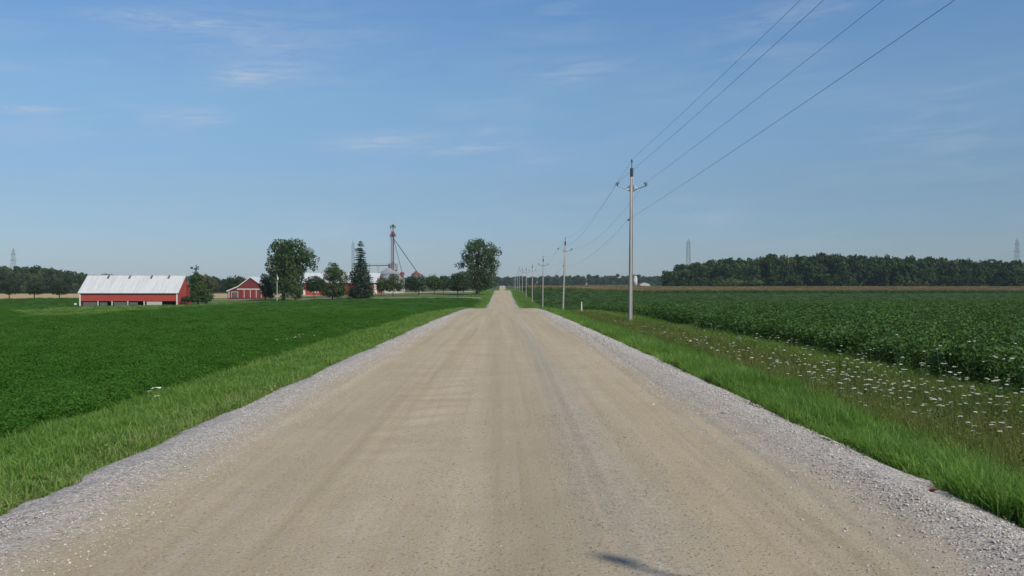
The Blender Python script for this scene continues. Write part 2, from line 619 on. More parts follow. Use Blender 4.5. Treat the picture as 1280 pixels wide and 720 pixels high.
def road_z(x, d):
    z = PROAD(d) + np.interp(np.abs(x), [0, 2.6, 3.3, 3.6, 3.9, 4.3], [0.02, 0.0, 0.0, -0.03, -0.13, -0.34])
    near = np.exp(-np.maximum(d, 0) / 60)
    # loose windrows, wheel tracks and washboard
    wd = (fbm(d * 0.25, x * 0, 21) - 0.5) * 0.5
    z = z + near * 0.050 * np.exp(-((x - 3.15 - wd * 0.5) / 0.28) ** 2) + near * 0.03 * np.exp(-((x + 3.2 + wd * 0.4) / 0.3) ** 2)
    z = z - near * 0.005 * np.exp(-((x - 0.38 + wd * 0.05) / 0.22) ** 2) - near * 0.006 * np.exp(-((x + 1.2 + wd * 0.06) / 0.25) ** 2)
    z = z - near * 0.006 * np.exp(-((x - 2.0) / 0.25) ** 2) - near * 0.006 * np.exp(-((x + 2.4) / 0.25) ** 2)
    wash = np.sin(d * 2 * math.pi / 0.85 + fbm(x * 1.5, d * 0.7, 33) * 8) * np.exp(-((x + 0.95) / 0.55) ** 2) * sstep(7, 10, d) * (1 - sstep(22, 40, d))
    z = z + 0.011 * wash
    z = z + near * ((fbm(x * 1.6, d * 0.9, 40) - 0.5) * 0.035 + (fbm(x * 7, d * 6, 44, 3) - 0.5) * 0.012)
    z = z + near * np.where(np.abs(x) > 2.5, (fbm(x * 12, d * 12, 50, 2) - 0.5) * 0.03, 0)
    return z


xr = np.concatenate([np.arange(-4.3, 4.31, 0.075)])
yr = np.unique(np.concatenate([np.arange(-14, 3, 1.0), np.arange(3, 26, 0.1), np.arange(26, 60, 0.35), np.arange(60, 140, 1.0),
                               np.arange(140, 500, 3), np.arange(500, 1501, 20)]))
RX, RY = np.meshgrid(xr, yr)
ri = np.arange(RX.size).reshape(RX.shape)
rf = np.stack([ri[:-1, :-1].ravel(), ri[:-1, 1:].ravel(), ri[1:, 1:].ravel(), ri[1:, :-1].ravel()], 1)
edge_w = RX + sstep(2.5, 3.5, np.abs(RX)) * ((fbm(RY * 0.5, RX * 0 + np.sign(RX) * 5, 61) - 0.5) * 0.35 + (fbm(RY * 2.6, RX * 0 + np.sign(RX) * 9, 63) - 0.5) * 0.16)
rme = np_mesh('gravel_road', np.stack([edge_w.ravel(), RY.ravel(), road_z(RX, RY).ravel()], 1), rf, mr, True)
tag(link('gravel_road', rme), 'straight tan gravel road with pale stony shoulders running to the horizon', 'road', None, 'structure')

# gravel lane into the farmstead
m_lane = soil_mat('lane_gravel', (0.30, 0.27, 0.21), (0.40, 0.36, 0.29), None, 1.5, 0.2)
lx = np.linspace(-3.2, -110, 60)
lv, lf = [], []
for i, x in enumerate(lx):
    dl = 318 + 30 * max(0.0, (-x - 40) / 70.0)
    wd_ = 2.0 + 3.0 * math.exp(-(-x - 3.2) / 2.5)
    for sgn in (-1, 1):
        dd = dl + sgn * wd_
        lv.append((x, dd, float(ground_z(x, dd)) + 0.03))
    if i:
        lf.append((2 * i - 2, 2 * i - 1, 2 * i + 1, 2 * i))
tag(link('farm_lane', np_mesh('farm_lane', lv, lf, m_lane)), 'pale gravel lane turning off the road to the farmstead', 'lane', None, 'structure')

# ------------------------------------------------------------------ scattering (one object per kind of cover)


def proto(name, me):
    return bpy.data.objects.new(name, me)      # not linked: only a source for instances


def scatter(name, protos, pts, rot, scl, tint, label, cat, idx=None):
    n = len(pts)
    me = bpy.data.meshes.new(name)
    me.vertices.add(n)
    me.vertices.foreach_set('co', np.asarray(pts, np.float32).ravel())
    a = me.attributes.new('rot', 'FLOAT_VECTOR', 'POINT')
    a.data.foreach_set('vector', np.asarray(rot, np.float32).ravel())
    a = me.attributes.new('scl', 'FLOAT_VECTOR', 'POINT')
    a.data.foreach_set('vector', np.asarray(scl, np.float32).ravel())
    a = me.attributes.new('tint', 'FLOAT', 'POINT')
    a.data.foreach_set('value', np.asarray(tint, np.float32).ravel())
    a = me.attributes.new('pick', 'INT', 'POINT')
    if idx is None:
        idx = rng.integers(0, len(protos), n)
    a.data.foreach_set('value', np.asarray(idx, np.int32))
    me.update()
    o = link(name, me)
    tag(o, label, cat, None, 'stuff')
    ng = bpy.data.node_groups.new('scatter_' + name, 'GeometryNodeTree')
    ng.interface.new_socket('Geometry', in_out='INPUT', socket_type='NodeSocketGeometry')
    ng.interface.new_socket('Geometry', in_out='OUTPUT', socket_type='NodeSocketGeometry')
    gin, gout = N(ng, 'NodeGroupInput'), N(ng, 'NodeGroupOutput')
    jn = N(ng, 'GeometryNodeJoinGeometry')
    for p in protos:
        oi = N(ng, 'GeometryNodeObjectInfo')
        oi.inputs['Object'].default_value = p
        oi.inputs['As Instance'].default_value = True
        ng.links.new(oi.outputs['Geometry'], jn.inputs[0])

    def attr(nm, ty):
        q = N(ng, 'GeometryNodeInputNamedAttribute', data_type=ty)
        q.inputs['Name'].default_value = nm
        return q.outputs['Attribute']
    ip = N(ng, 'GeometryNodeInstanceOnPoints')
    ng.links.new(gin.outputs[0], ip.inputs['Points'])
    ng.links.new(jn.outputs[0], ip.inputs['Instance'])
    ip.inputs['Pick Instance'].default_value = True
    ng.links.new(attr('pick', 'INT'), ip.inputs['Instance Index'])
    ng.links.new(attr('rot', 'FLOAT_VECTOR'), ip.inputs['Rotation'])
    ng.links.new(attr('scl', 'FLOAT_VECTOR'), ip.inputs['Scale'])
    ng.links.new(ip.outputs[0], gout.inputs[0])
    md = o.modifiers.new('scatter', 'NODES')
    md.node_group = ng
    return o


def sample(x0, x1, d0, d1, dens, fr=0.68, pad=3.5):
    """points spread over x0..x1 by d0..d1, only where the camera (with a margin) can see"""
    lo, hi = max(x0, -(fr * d1 + pad)), min(x1, fr * d1 + pad)
    if hi <= lo:
        return np.zeros(0), np.zeros(0)
    n = int(dens * (hi - lo) * (d1 - d0))
    x = rng.uniform(lo, hi, n)
    d = rng.uniform(d0, d1, n)
    k = np.abs(x) < fr * d + pad
    return x[k], d[k]


def rand_rot(n, tilt=0.15):
    return np.stack([rng.normal(0, tilt, n), rng.normal(0, tilt, n), rng.uniform(0, 6.283, n)], 1)


def grass_tuft(name, nb, spread, h0, h1, wdt, bend, m, seed, droop=0.0, seedhead=None):
    r = random.Random(seed)
    mb = MB()
    for k in range(nb):
        a, rr = r.uniform(0, 6.283), spread * math.sqrt(r.random())
        bx, by = rr * math.cos(a), rr * math.sin(a)
        h = r.uniform(h0, h1)
        da = r.uniform(0, 6.283)
        dx, dy = math.cos(da), math.sin(da)
        bd = r.uniform(0.15, 1.0) * bend * h
        wa = da + 1.57 + r.uniform(-.6, .6)
        wx, wy = math.cos(wa) * wdt * r.uniform(.6, 1.2), math.sin(wa) * wdt * r.uniform(.6, 1.2)
        v = []
        for tt, ww in ((0, .8), (.4, 1), (.75, .7)):
            z = h * (tt - droop * tt * tt * 0.5)
            o = bd * tt * tt
            v += [(bx + dx * o - wx * ww / 2, by + dy * o - wy * ww / 2, z), (bx + dx * o + wx * ww / 2, by + dy * o + wy * ww / 2, z)]
        v.append((bx + dx * bd * 1.05, by + dy * bd * 1.05, h * (1 - droop * .5)))
        mb.mi = 0
        mb.add(v, [(0, 1, 3, 2), (2, 3, 5, 4), (4, 5, 6)])
        if seedhead and r.random() < seedhead:
            mb.mi = 1
            hh = h1 * r.uniform(.9, 1.3)
            ox, oy = dx * hh * .12, dy * hh * .12
            mb.add([(bx - .002, by, 0), (bx + .002, by, 0), (bx + ox + .0015, by + oy, hh), (bx + ox - .0015, by + oy, hh)], [(0, 1, 2, 3)])
            mb.add([(bx + ox - .008, by + oy, hh), (bx + ox, by + oy - .008, hh + .03), (bx + ox + .008, by + oy, hh), (bx + ox * 1.15, by + oy * 1.15, hh + .12)], [(0, 1, 3), (1, 2, 3)])
    return proto(name, mb.mesh(name, m))


def leafy(name, nl, rad, h, ls, m, seed, top=0.5, flat=0.6, fold=True, stems=4):
    """a leafy crop plant: small leaves round a few stems"""
    r = random.Random(seed)
    mb = MB()
    for k in range(nl):
        a, rr = r.uniform(0, 6.283), rad * math.sqrt(r.random())
        z = h * (1 - (1 - top) * 2 * r.random() ** 1.3 * 0.5 * 2) if r.random() < .75 else h * r.uniform(.1, .9)
        z = max(z, h * .08) * (1 - 0.25 * (rr / rad) ** 2)
        c = Vector((rr * math.cos(a), rr * math.sin(a), z))
        n = Vector((r.gauss(0, flat), r.gauss(0, flat), 1)).normalized()
        u = n.orthogonal().normalized()
        u = (Matrix.Rotation(r.uniform(0, 6.283), 3, n) @ u)
        v = n.cross(u)
        s = ls * r.uniform(.6, 1.25)
        q = [c - u * s, c + v * s * .55 + n * s * .12, c + u * s, c - v * s * .55 + n * s * .12]
        mb.add(q, [(0, 1, 2), (0, 2, 3)] if fold else [(0, 1, 2, 3)])
    for k in range(stems):
        a, rr = r.uniform(0, 6.283), rad * .6 * r.random()
        x, y = rr * math.cos(a), rr * math.sin(a)
        mb.add([(x - .004, y, 0), (x + .004, y, 0), (x * 1.2, y * 1.2, h * .85)], [(0, 1, 2)])
    return proto(name, mb.mesh(name, m))


# --- foliage colours
M['grass'] = foliage_mat('grass_blades', [(0.0, (0.064, 0.125, 0.020)), (0.35, (0.112, 0.225, 0.032)), (0.65, (0.170, 0.295, 0.052)), (0.85, (0.235, 0.310, 0.085)), (1.0, (0.29, 0.26, 0.115))], 0.5, 0.5, 0.3, trc=(0.24, 0.40, 0.05))
M['weeds'] = foliage_mat('ditch_weeds', [(0.0, (0.075, 0.120, 0.024)), (0.4, (0.130, 0.172, 0.036)), (0.65, (0.175, 0.180, 0.052)), (0.82, (0.175, 0.130, 0.055)), (1.0, (0.15, 0.09, 0.045))], 0.42, 0.6, 0.2, trc=(0.2, 0.27, 0.04))
M['hay'] = foliage_mat('hay_leaves', [(0.0, (0.030, 0.088, 0.011)), (0.4, (0.044, 0.136, 0.014)), (0.65, (0.060, 0.166, 0.020)), (0.85, (0.12, 0.22, 0.04)), (1.0, (0.15, 0.24, 0.055))], 0.35, 0.65, 0.12)
M['bean'] = foliage_mat('bean_leaves', [(0.0, (0.024, 0.056, 0.013)), (0.4, (0.042, 0.094, 0.019)), (0.7, (0.065, 0.126, 0.027)), (1.0, (0.108, 0.170, 0.045))], 0.25, 0.55, 0.22)
M['corn'] = foliage_mat('corn_leaves', [(0.0, (0.03, 0.07, 0.018)), (0.5, (0.075, 0.145, 0.03)), (0.8, (0.14, 0.19, 0.04)), (1.0, (0.20, 0.22, 0.06))], 0.3)
M['tassel'] = foliage_mat('corn_tassels', [(0.0, (0.17, 0.12, 0.06)), (0.5, (0.25, 0.18, 0.095)), (1.0, (0.33, 0.25, 0.14))], 0.15, 0.8, 0.1)
M['straw'] = foliage_mat('dry_stalks', [(0.0, (0.14, 0.09, 0.045)), (1.0, (0.26, 0.19, 0.09))], 0.1, 0.8, 0.1)

tufts_lush = [grass_tuft('grass_source', 22, .085, .17, .38, .0085, .65, [M['grass'], M['straw']], 100 + i, .25) for i in range(5)]
tufts_short = [grass_tuft('grass_source', 24, .09, .08, .20, .0095, .85, [M['grass'], M['straw']], 200 + i, .35, 0.0015) for i in range(5)]
tufts_weed = [grass_tuft('weed_source', 15, .11, .16, .42, .006, .45, [M['weeds'], M['straw']], 300 + i, .1, 0.022) for i in range(5)]
weed_leafy = [leafy('weed_source', 44, .12, .36, .020, M['weeds'], 350 + i, .35, .8) for i in range(3)]
broad = [leafy('weed_source', 40, .15, .15, .026, M['grass'], 380 + i, .35, .6) for i in range(3)]


def cover(name, protos, bands, label, cat, tintf, hmul=1.0, tilt=0.15, keep=None, hvar=(.7, 1.25), clump=0.0):
    P, R, SC, T = [], [], [], []
    for x0, x1, d0, d1, dens, wsc, hsc in bands:
        x, d = sample(x0, x1, d0, d1, dens)
        if keep is not None and len(x):
            k = keep(x, d)
            x, d = x[k], d[k]
        n = len(x)
        if not n:
            continue
        P.append(np.stack([x, d, ground_z(x, d) - 0.015], 1))
        R.append(rand_rot(n, tilt))
        s = rng.uniform(.8, 1.25, n) * wsc
        hh = rng.uniform(*hvar, n) * hsc * hmul * (1 + clump * (fbm(x * 1.3, d * .9, 130, 3) - .5))
        SC.append(np.stack([s, s, hh], 1))
        T.append(np.clip(tintf(x, d, n), 0, 1))
    P, R, SC, T = map(np.concatenate, (P, R, SC, T))
    return scatter(name, protos, P, R, SC, T, label, cat)


def edgew(d, seed):
    return (fbm(d * .35, d * 0 + 2, seed) - .5) * .7 + (fbm(d * 1.7, d * 0 + 7, seed + 3) - .5) * .3


# right verge: lush grass by the gravel
cover('verge_grass', tufts_lush,
      [(3.45, 5.6, 4, 20, 210, 1.0, 1.0), (3.45, 5.6, 20, 60, 80, 1.45, 1.05), (3.45, 5.6, 60, 160, 20, 2.6, 1.05), (3.45, 9.5, 160, 480, 1.6, 7, 1.2),
       (3.6, 10, 480, 1000, .25, 16, 1.3)],
      'bright green grass growing along the right edge of the gravel', 'grass',
      lambda x, d, n: .50 + .6 * (fbm(x * .9, d * .6, 70) - .5) + rng.normal(0, .11, n) - .12 * np.exp(-((x - 3.6) / .25) ** 2),
      keep=lambda x, d: (x > 3.78 + edgew(d, 71) * .5) & ((x < 5.15 + edgew(d, 74) * .9) | (d > 160)), hvar=(.5, 1.15), clump=1.3)
# grass strip along the beans
cover('field_edge_grass', tufts_lush,
      [(8.3, 10.6, 8, 24, 90, 1.1, .68), (8.3, 10.6, 24, 60, 60, 1.5, .72), (8.3, 10.6, 60, 160, 12, 2.8, 1.05), (9.0, 11.5, 160, 400, 1.6, 6, 1.2)],
      'yellowish green grass strip between the ditch weeds and the bean rows', 'grass',
      lambda x, d, n: .62 + .5 * (fbm(x * .6, d * .4, 75) - .5) + rng.normal(0, .08, n),
      keep=lambda x, d: (x > 8.75 + edgew(d, 76) * 1.2))
# ditch weeds
cover('ditch_weeds', tufts_weed + tufts_weed + weed_leafy[:2],
      [(4.7, 9.3, 5, 20, 85, 1.05, .95), (4.7, 9.3, 20, 60, 36, 1.6, .95), (4.7, 9.3, 60, 160, 9, 3.2, 1.0), (4.9, 9.3, 160, 400, .7, 7, 1.1)],
      'olive and brown weeds filling the right hand ditch', 'weeds',
      lambda x, d, n: .34 + .75 * (fbm(x * .55, d * .22, 80) - .45) + rng.normal(0, .12, n) + .08 * np.exp(-((x - 7.2) / .8) ** 2),
      keep=lambda x, d: (x > 5.0 + edgew(d, 74) * .9), hvar=(.5, 1.3))
# left verge
cover('mown_grass', tufts_short + tufts_short + tufts_short + broad[:1],
      [(-7.2, -3.45, 4, 20, 170, 1.05, 1.0), (-7.2, -3.45, 20, 60, 70, 1.6, 1.05), (-7.2, -3.45, 60, 160, 16, 3.0, 1.2), (-7.2, -3.6, 160, 330, 2.2, 7, 1.3),
       (-12, -3.6, 330, 480, 1.0, 9, 1.3), (-9, -3.6, 480, 1000, .25, 16, 1.4)],
      'rough green grass between the left gravel edge and the hay field', 'grass',
      lambda x, d, n: .56 + .45 * (fbm(x * .7, d * .35, 85) - .5) + rng.normal(0, .11, n) + .16 * np.exp(-((x + 3.8) / .5) ** 2),
      keep=lambda x, d: (x < -3.78 - edgew(d, 86) * .45) & ((x > -6.75 + edgew(d, 88) * .9) | (d > 320)), hvar=(.5, 1.3), clump=1.2)

# stray weeds creeping into the gravel
cover('gravel_edge_weeds', tufts_short + weed_leafy[:2],
      [(3.1, 3.95, 5, 40, 5.5, .75, .55), (-3.95, -3.1, 5, 40, 7, .75, .5)],
      'sparse weeds creeping from the verges into the gravel shoulders', 'weeds',
      lambda x, d, n: .5 + rng.normal(0, .15, n), keep=lambda x, d: rng.random(len(x)) < sstep(3.05, 3.9, np.abs(x)) * fbm(d * .6, x * 0 + np.sign(x) * 4, 120) * 1.6, hvar=(.3, 1.0))

# hay field on the left
hay = [leafy('hay_source', 190, .26, .33, .021, M['hay'], 400 + i, .38, .42) for i in range(5)]


def hay_tint(x, d, n):
    tt = .48 + .38 * (fbm(x * .05, d * .05, 90) - .5) + .30 * (fbm(x * .4, d * .4, 93) - .5) + rng.normal(0, .05, n)
    cxl = np.interp(d, [64, 72, 118, 155, 195, 262], [-33, -34, -55, -68, -82, -92])
    hw = np.interp(d, [64, 72, 118, 155, 195, 262], [.8, 3.0, 8.5, 10.5, 12, 17])
    wl = 1 - sstep(.75, 1.1, np.abs(x - cxl) / hw)
    return tt + wl * .62 * sstep(62, 72, d)


cover('hay_field', hay,
      [(-40, -6.2, 8, 36, 26, 1.05, .95), (-70, -6.2, 36, 80, 10, 1.6, .95), (-110, -6.2, 80, 170, 3.0, 2.8, .95), (-190, -6.2, 170, FARM_D, 1.0, 4.6, 1.0),
       (-190, -128, FARM_D, 382, .5, 5.5, 1.1)],
      'deep green hay crop covering the field on the left', 'crop', hay_tint,
      keep=lambda x, d: (x < -6.5 - edgew(d, 88) * .9) & ~((x > -127) & (x < -92) & (d > 267)) & (x < -6.5 - sstep(270, 300, d) * 4), hvar=(.88, 1.08))

# beans on the right
bean = [leafy('bean_source', 95, .30, .92, .058, M['bean'], 500 + i, .35, .65) for i in range(6)]


def bean_tint(x, d, n):
    return .48 + .25 * (fbm(x * .09, d * .09, 95) - .5) + .35 * (fbm(x * .5, d * .5, 97) - .5) + rng.normal(0, .09, n)


cover('bean_field', bean,
      [(9.8, 40, 8, 45, 9.5, 1.0, .98), (9.8, 70, 45, 90, 4.2, 1.5, 1.0), (9.8, 120, 90, 180, 1.7, 2.4, 1.02), (9.8, 200, 180, 300, .75, 3.6, 1.05),
       (9.8, 320, 300, 460, .42, 4.8, 1.1)],
      'dark green soybean plants filling the field on the right', 'crop', bean_tint,
      keep=lambda x, d: (x > 10.0 + edgew(d, 99) * .5) & (d < corn_near(x) - 2), hvar=(.85, 1.12))

# corn behind the beans


def corn_proto(seed):
    r = random.Random(seed)
    mb = MB()
    for s in range(5):
        a, rr = r.uniform(0, 6.283), .55 * math.sqrt(r.random())
        x, y = rr * math.cos(a), rr * math.sin(a)
        h = r.uniform(2.3, 2.6)
        mb.mi = 0
        mb.add([(x - .015, y, 0), (x + .015, y, 0), (x + .01, y, h), (x - .01, y, h)], [(0, 1, 2, 3)])
        for k in range(8):
            z = h * (.18 + .10 * k)
            an = r.uniform(0, 6.283)
            dx, dy = math.cos(an), math.sin(an)
            l = r.uniform(.45, .75)
            wx, wy = -dy * .045, dx * .045
            mb.add([(x, y, z), (x + dx * l * .5 - wx, y + dy * l * .5 - wy, z + .28), (x + dx * l * .5 + wx, y + dy * l * .5 + wy, z + .28), (x + dx * l, y + dy * l, z + r.uniform(-.1, .2))],
                   [(0, 1, 2), (1, 3, 2)])
        mb.mi = 1
        for k in range(7):
            an = r.uniform(0, 6.283)
            dx, dy = math.cos(an) * r.uniform(.03, .17), math.sin(an) * r.uniform(.03, .17)
            mb.add([(x - .018, y, h - .1), (x + .018, y, h - .1), (x + dx + .02, y + dy, h + r.uniform(.15, .32)), (x + dx - .02, y + dy, h + .15)], [(0, 1, 2, 3)])
    return proto('corn_source', mb.mesh('corn_source', [M['corn'], M['tassel']]))


corn = [corn_proto(600 + i) for i in range(4)]
cover('corn_field', corn,
      [(12.2, 330, 398, 470, 1.1, 1.1, 1.0), (12.2, 420, 470, 545, .55, 1.6, 1.0), (12.2, 460, 545, 640, .33, 2.2, 1.0), (12.2, 110, 640, 800, .25, 2.4, 1.0)],
      'tall tasselled corn standing behind the soybean field', 'crop',
      lambda x, d, n: .42 + .5 * (fbm(x * .03, d * .03, 105) - .5) + rng.normal(0, .1, n) + .38 * (1 - sstep(40, 75, x)) * (1 - sstep(405, 425, d)),
      keep=lambda x, d: (d > corn_near(x)) & (d < np.where(x > 104, 640, 900)), hvar=(.92, 1.06))

# loose stones on the road


def stone_proto(seed):
    r = random.Random(seed)
    bm = bmesh.new()
    bmesh.ops.create_icosphere(bm, subdivisions=1, radius=1)
    sx, sy, sz = r.uniform(.7, 1.2), r.uniform(.6, 1.0), r.uniform(.45, .7)
    for v in bm.verts:
        f = r.uniform(.75, 1.15)
        v.co = Vector((v.co.x * sx * f, v.co.y * sy * f, v.co.z * sz * f))
    me = bpy.data.meshes.new('stone_source')
    bm.to_mesh(me)
    bm.free()
    me.materials.append(M['stone'])
    return proto('stone_source', me)


ms, t, b = mat('crushed_stone')
at = N(t, 'ShaderNodeAttribute', attribute_type='INSTANCER', attribute_name='tint')
t.links.new(ramp(t, at.outputs['Fac'], [(0.0, (0.17, 0.15, 0.13)), (0.3, (0.30, 0.27, 0.24)), (0.6, (0.43, 0.40, 0.37)), (1.0, (0.60, 0.575, 0.54))]), b.inputs['Base Color'])
b.inputs['Roughness'].default_value = 0.9
b.inputs['Specular IOR Level'].default_value = 0.2
M['stone'] = ms
stones = [stone_proto(700 + i) for i in range(5)]
P, SCL, T = [], [], []
for x0, x1, d0, d1, dens, s0, s1, base in (
        (2.1, 3.9, 4.3, 11, 1500, .0045, .0145, .58), (-3.9, -2.4, 4.3, 11, 2100, .0035, .010, .60),
        (2.1, 3.9, 11, 26, 650, .006, .017, .58), (-3.9, -2.4, 11, 26, 800, .005, .013, .60),
        (2.4, 3.9, 26, 60, 90, .016, .032, .60), (-3.9, -2.6, 26, 60, 90, .014, .026, .62),
        (-2.6, 2.2, 4.3, 9, 420, .0025, .008, .30), (-2.6, 2.2, 9, 20, 110, .004, .010, .30), (.4, 1.5, 4.3, 12, 400, .004, .010, .32)):
    x, d = sample(x0, x1, d0, d1, dens, .62, 1.0)
    if x0 > 2:
        k = rng.random(len(x)) < sstep(2.2, 3.3, x + (fbm(x * 1.2, d * .4, 110) - .5) * .8) * .95 + .05
    elif x1 < -2.2:
        k = rng.random(len(x)) < sstep(2.35, 3.35, -x + (fbm(x * 1.2, d * .4, 112) - .5) * .8) * .95 + .05
    else:
        k = rng.random(len(x)) < sstep(.35, .7, fbm(x * 1.8, d * .35, 114))
    x, d = x[k], d[k]
    n = len(x)
    s = s0 + (s1 - s0) * rng.random(n) ** 2.2
    xe = x
    z = np.maximum(road_z(x, d), ground_z(x, d)) + s * .25
    P.append(np.stack([xe, d, z], 1))
    SCL.append(np.stack([s, s, s], 1))
    T.append(np.clip(rng.normal(base - .06, .17, n), 0, 1))
P, SCL, T = map(np.concatenate, (P, SCL, T))
scatter('loose_gravel', stones, P, np.stack([rng.uniform(-.4, .4, len(P)), rng.uniform(-.4, .4, len(P)), rng.uniform(0, 6.28, len(P))], 1), SCL, T,
        'loose grey and white stones lying on the road and its shoulders', 'gravel')

# ------------------------------------------------------------------ white wildflowers in the ditch
m_umbel = simple_mat('white_petals', (0.54, 0.54, 0.47), 0.9, 0.18, 60)
m_stem = simple_mat('flower_stem', (0.06, 0.10, 0.03), 0.7, 0.15, 30)


def flower_parts(seed):
    r = random.Random(seed)
    h = 1.0
    st = MB()
    bx, by = r.uniform(-.08, .08), r.uniform(-.08, .08)
    st.tube([(0, 0, 0), (bx * .4, by * .4, .5), (bx, by, h - .012)], [.006, .005, .004], 4)
    for k in range(7):
        a = r.uniform(0, 6.283)
        z = r.uniform(.1, .75)
        l = r.uniform(.06, .14)
        st.add([(bx * z, by * z, z), (math.cos(a) * l * .6 - math.sin(a) * .02, math.sin(a) * l * .6 + math.cos(a) * .02, z + .06),
                (math.cos(a) * l, math.sin(a) * l, z + .05), (math.cos(a) * l * .6 + math.sin(a) * .02, math.sin(a) * l * .6 - math.cos(a) * .02, z + .06)], [(0, 1, 2, 3)])
    hd = MB()
    R0 = r.uniform(.021, .036)
    for ring, nn in ((0.0, 1), (.45, 6), (.9, 11)):
        for k in range(nn):
            a = 6.283 * k / nn + r.uniform(-.25, .25)
            rr = R0 * ring * r.uniform(.85, 1.12)
            q = R0 * .26 * r.uniform(.8, 1.2)
            c = (bx + rr * math.cos(a), by + rr * math.sin(a), h + .012 * (1 - ring ** 2) + r.uniform(-.004, .004))
            hd.lathe(c, [(q * .7, -.006), (q, 0), (q * .55, .007)], 5)
    return st.mesh('stem', m_stem), hd.mesh('flower_head', m_umbel)


FP = [flower_parts(800 + i) for i in range(6)]
cand = []
cl_c = [(rng.uniform(6.0, 10.2), rng.uniform(9, 36), rng.uniform(.5, 1.6)) for _ in range(30)]
cl_c += [(rng.uniform(7.4, 9.6), rng.uniform(10.5, 22), rng.uniform(.6, 1.5)) for _ in range(26)]
cl_c += [(10.3, 26.5, .3)]
for cxx, cdd, rad in cl_c:
    for k in range(int(rng.integers(4, 12))):
        cand.append((cxx + rng.normal(0, rad * .6), cdd + rng.normal(0, rad * 1.3)))
for _ in range(190):
    cand.append((rng.uniform(5.3, 9.8), rng.uniform(8, 46)))
cand = [c for c in cand if 5.2 < c[0] < 10.2 and c[1] > 8 and c[0] < .60 * c[1] + .8]
cand.sort(key=lambda c: c[1])
FL_LABEL = 'small white flat topped wildflower on a thin stem in the right ditch'
for i, (x, d) in enumerate(cand[:300]):
    st, hd = FP[i % 6]
    root = bpy.data.objects.new('wildflower', st)
    COL.objects.link(root)
    tag(root, FL_LABEL, 'wildflower', 'white wildflowers in the right ditch')
    hh = rng.uniform(.26, .62) if x < 9.3 else rng.uniform(.6, 1.05)
    s = rng.uniform(.75, 1.2)
    root.location = (x, d, float(ground_z(x, d)) - .01)
    root.scale = (s, s, hh)
    root.rotation_euler = (rng.normal(0, .08), rng.normal(0, .08), rng.uniform(0, 6.28))
    ho = bpy.data.objects.new('flower_head', hd)
    COL.objects.link(ho)
    ho.parent = root
rest = cand[300:]
if rest:
    fm = MB()
    far_protos = []
    for i in range(3):
        r = random.Random(900 + i)
        q = MB()
        q.mi = 0
        q.tube([(0, 0, 0), (0, 0, .98)], .006, 3)
        q.mi = 1
        q.lathe((0, 0, 1.0), [(.02, -.01), (.034, 0), (.022, .009)], 7)
        far_protos.append(proto('flower_source', q.mesh('flower_source', [m_stem, m_umbel])))
    rx_ = np.array([c[0] for c in rest])
    rd_ = np.array([c[1] for c in rest])
    n = len(rest)
    hh = rng.uniform(.3, .55, n)
    s = rng.uniform(.8, 1.3, n)
    scatter('far_wildflowers', far_protos, np.stack([rx_, rd_, ground_z(rx_, rd_)], 1), rand_rot(n, .08), np.stack([s, s, hh], 1), np.full(n, .5),
            'white wildflowers too far along the right ditch to count', 'wildflowers')
# a cluster at the edge of the hay field
for i in range(8):
    x, d = -7.0 + rng.normal(0, .25), 31.5 + rng.normal(0, 1.6)
    st, hd = FP[i % 6]
    root = bpy.data.objects.new('wildflower', st)
    COL.objects.link(root)
    tag(root, 'small white wildflower in the cluster at the edge of the hay field', 'wildflower', 'white wildflowers at the hay field edge')
    root.location = (x, d, float(ground_z(x, d)) - .01)
    s = rng.uniform(.75, 1.15)
    root.scale = (s, s, rng.uniform(.35, .5))
    root.rotation_euler = (0, 0, rng.uniform(0, 6.28))
    ho = bpy.data.objects.new('flower_head', hd)
    COL.objects.link(ho)
    ho.parent = root

# scraps and a leaf on the verges
m_paper = simple_mat('paper', (0.75, 0.76, 0.74), 0.8, 0.05, 10)
for px, py, hh, s, lab in ((197, 484, 2.05, .085, 'larger scrap of white paper caught in the left verge grass'), (189, 488, 2.05, .035, 'tiny white paper scrap beside the larger one in the left verge'),
                           (198, 498, 2.0, .04, 'tiny white paper scrap nearest the road in the left verge')):
    d = F * (CAMH + .22) / (py - HY)
    x = PX(px, d)
    q = MB()
    q.add([(-s, -s * .6, 0), (0, -s * .7, s * .35), (s, -s * .4, .01), (s * .9, s * .6, s * .25), (0, s * .5, s * .1), (-s * .9, s * .5, s * .2)], [(0, 1, 4, 5), (1, 2, 3, 4)])
    o = q.build('paper_scrap', m_paper)
    o.location = (x, d, float(ground_z(x, d)) + .19)
    o.modifiers.new('thickness', 'SOLIDIFY').thickness = .003
    tag(o, lab, 'litter', 'paper scraps in the left verge')
d = F * 1.72 / (625 - HY)
q = MB()
q.add([(-.05, 0, .005), (-.015, .03, .03), (.04, .025, .012), (.06, 0, .02), (.03, -.03, .022), (-.02, -.03, .028), (0, 0, .002)], [(0, 1, 6), (1, 2, 6), (2, 3, 6), (3, 4, 6), (4, 5, 6), (5, 0, 6)])
o = q.build('dead_leaf', simple_mat('dead_leaf', (0.17, 0.07, 0.035), 0.7, .2, 30))
xx = PX(1170, d)
o.location = (xx, d, float(max(road_z(xx, d), ground_z(xx, d))) + .015)
o.modifiers.new('thickness', 'SOLIDIFY').thickness = .002
tag(o, 'curled brown leaf lying on the right gravel shoulder', 'leaf')

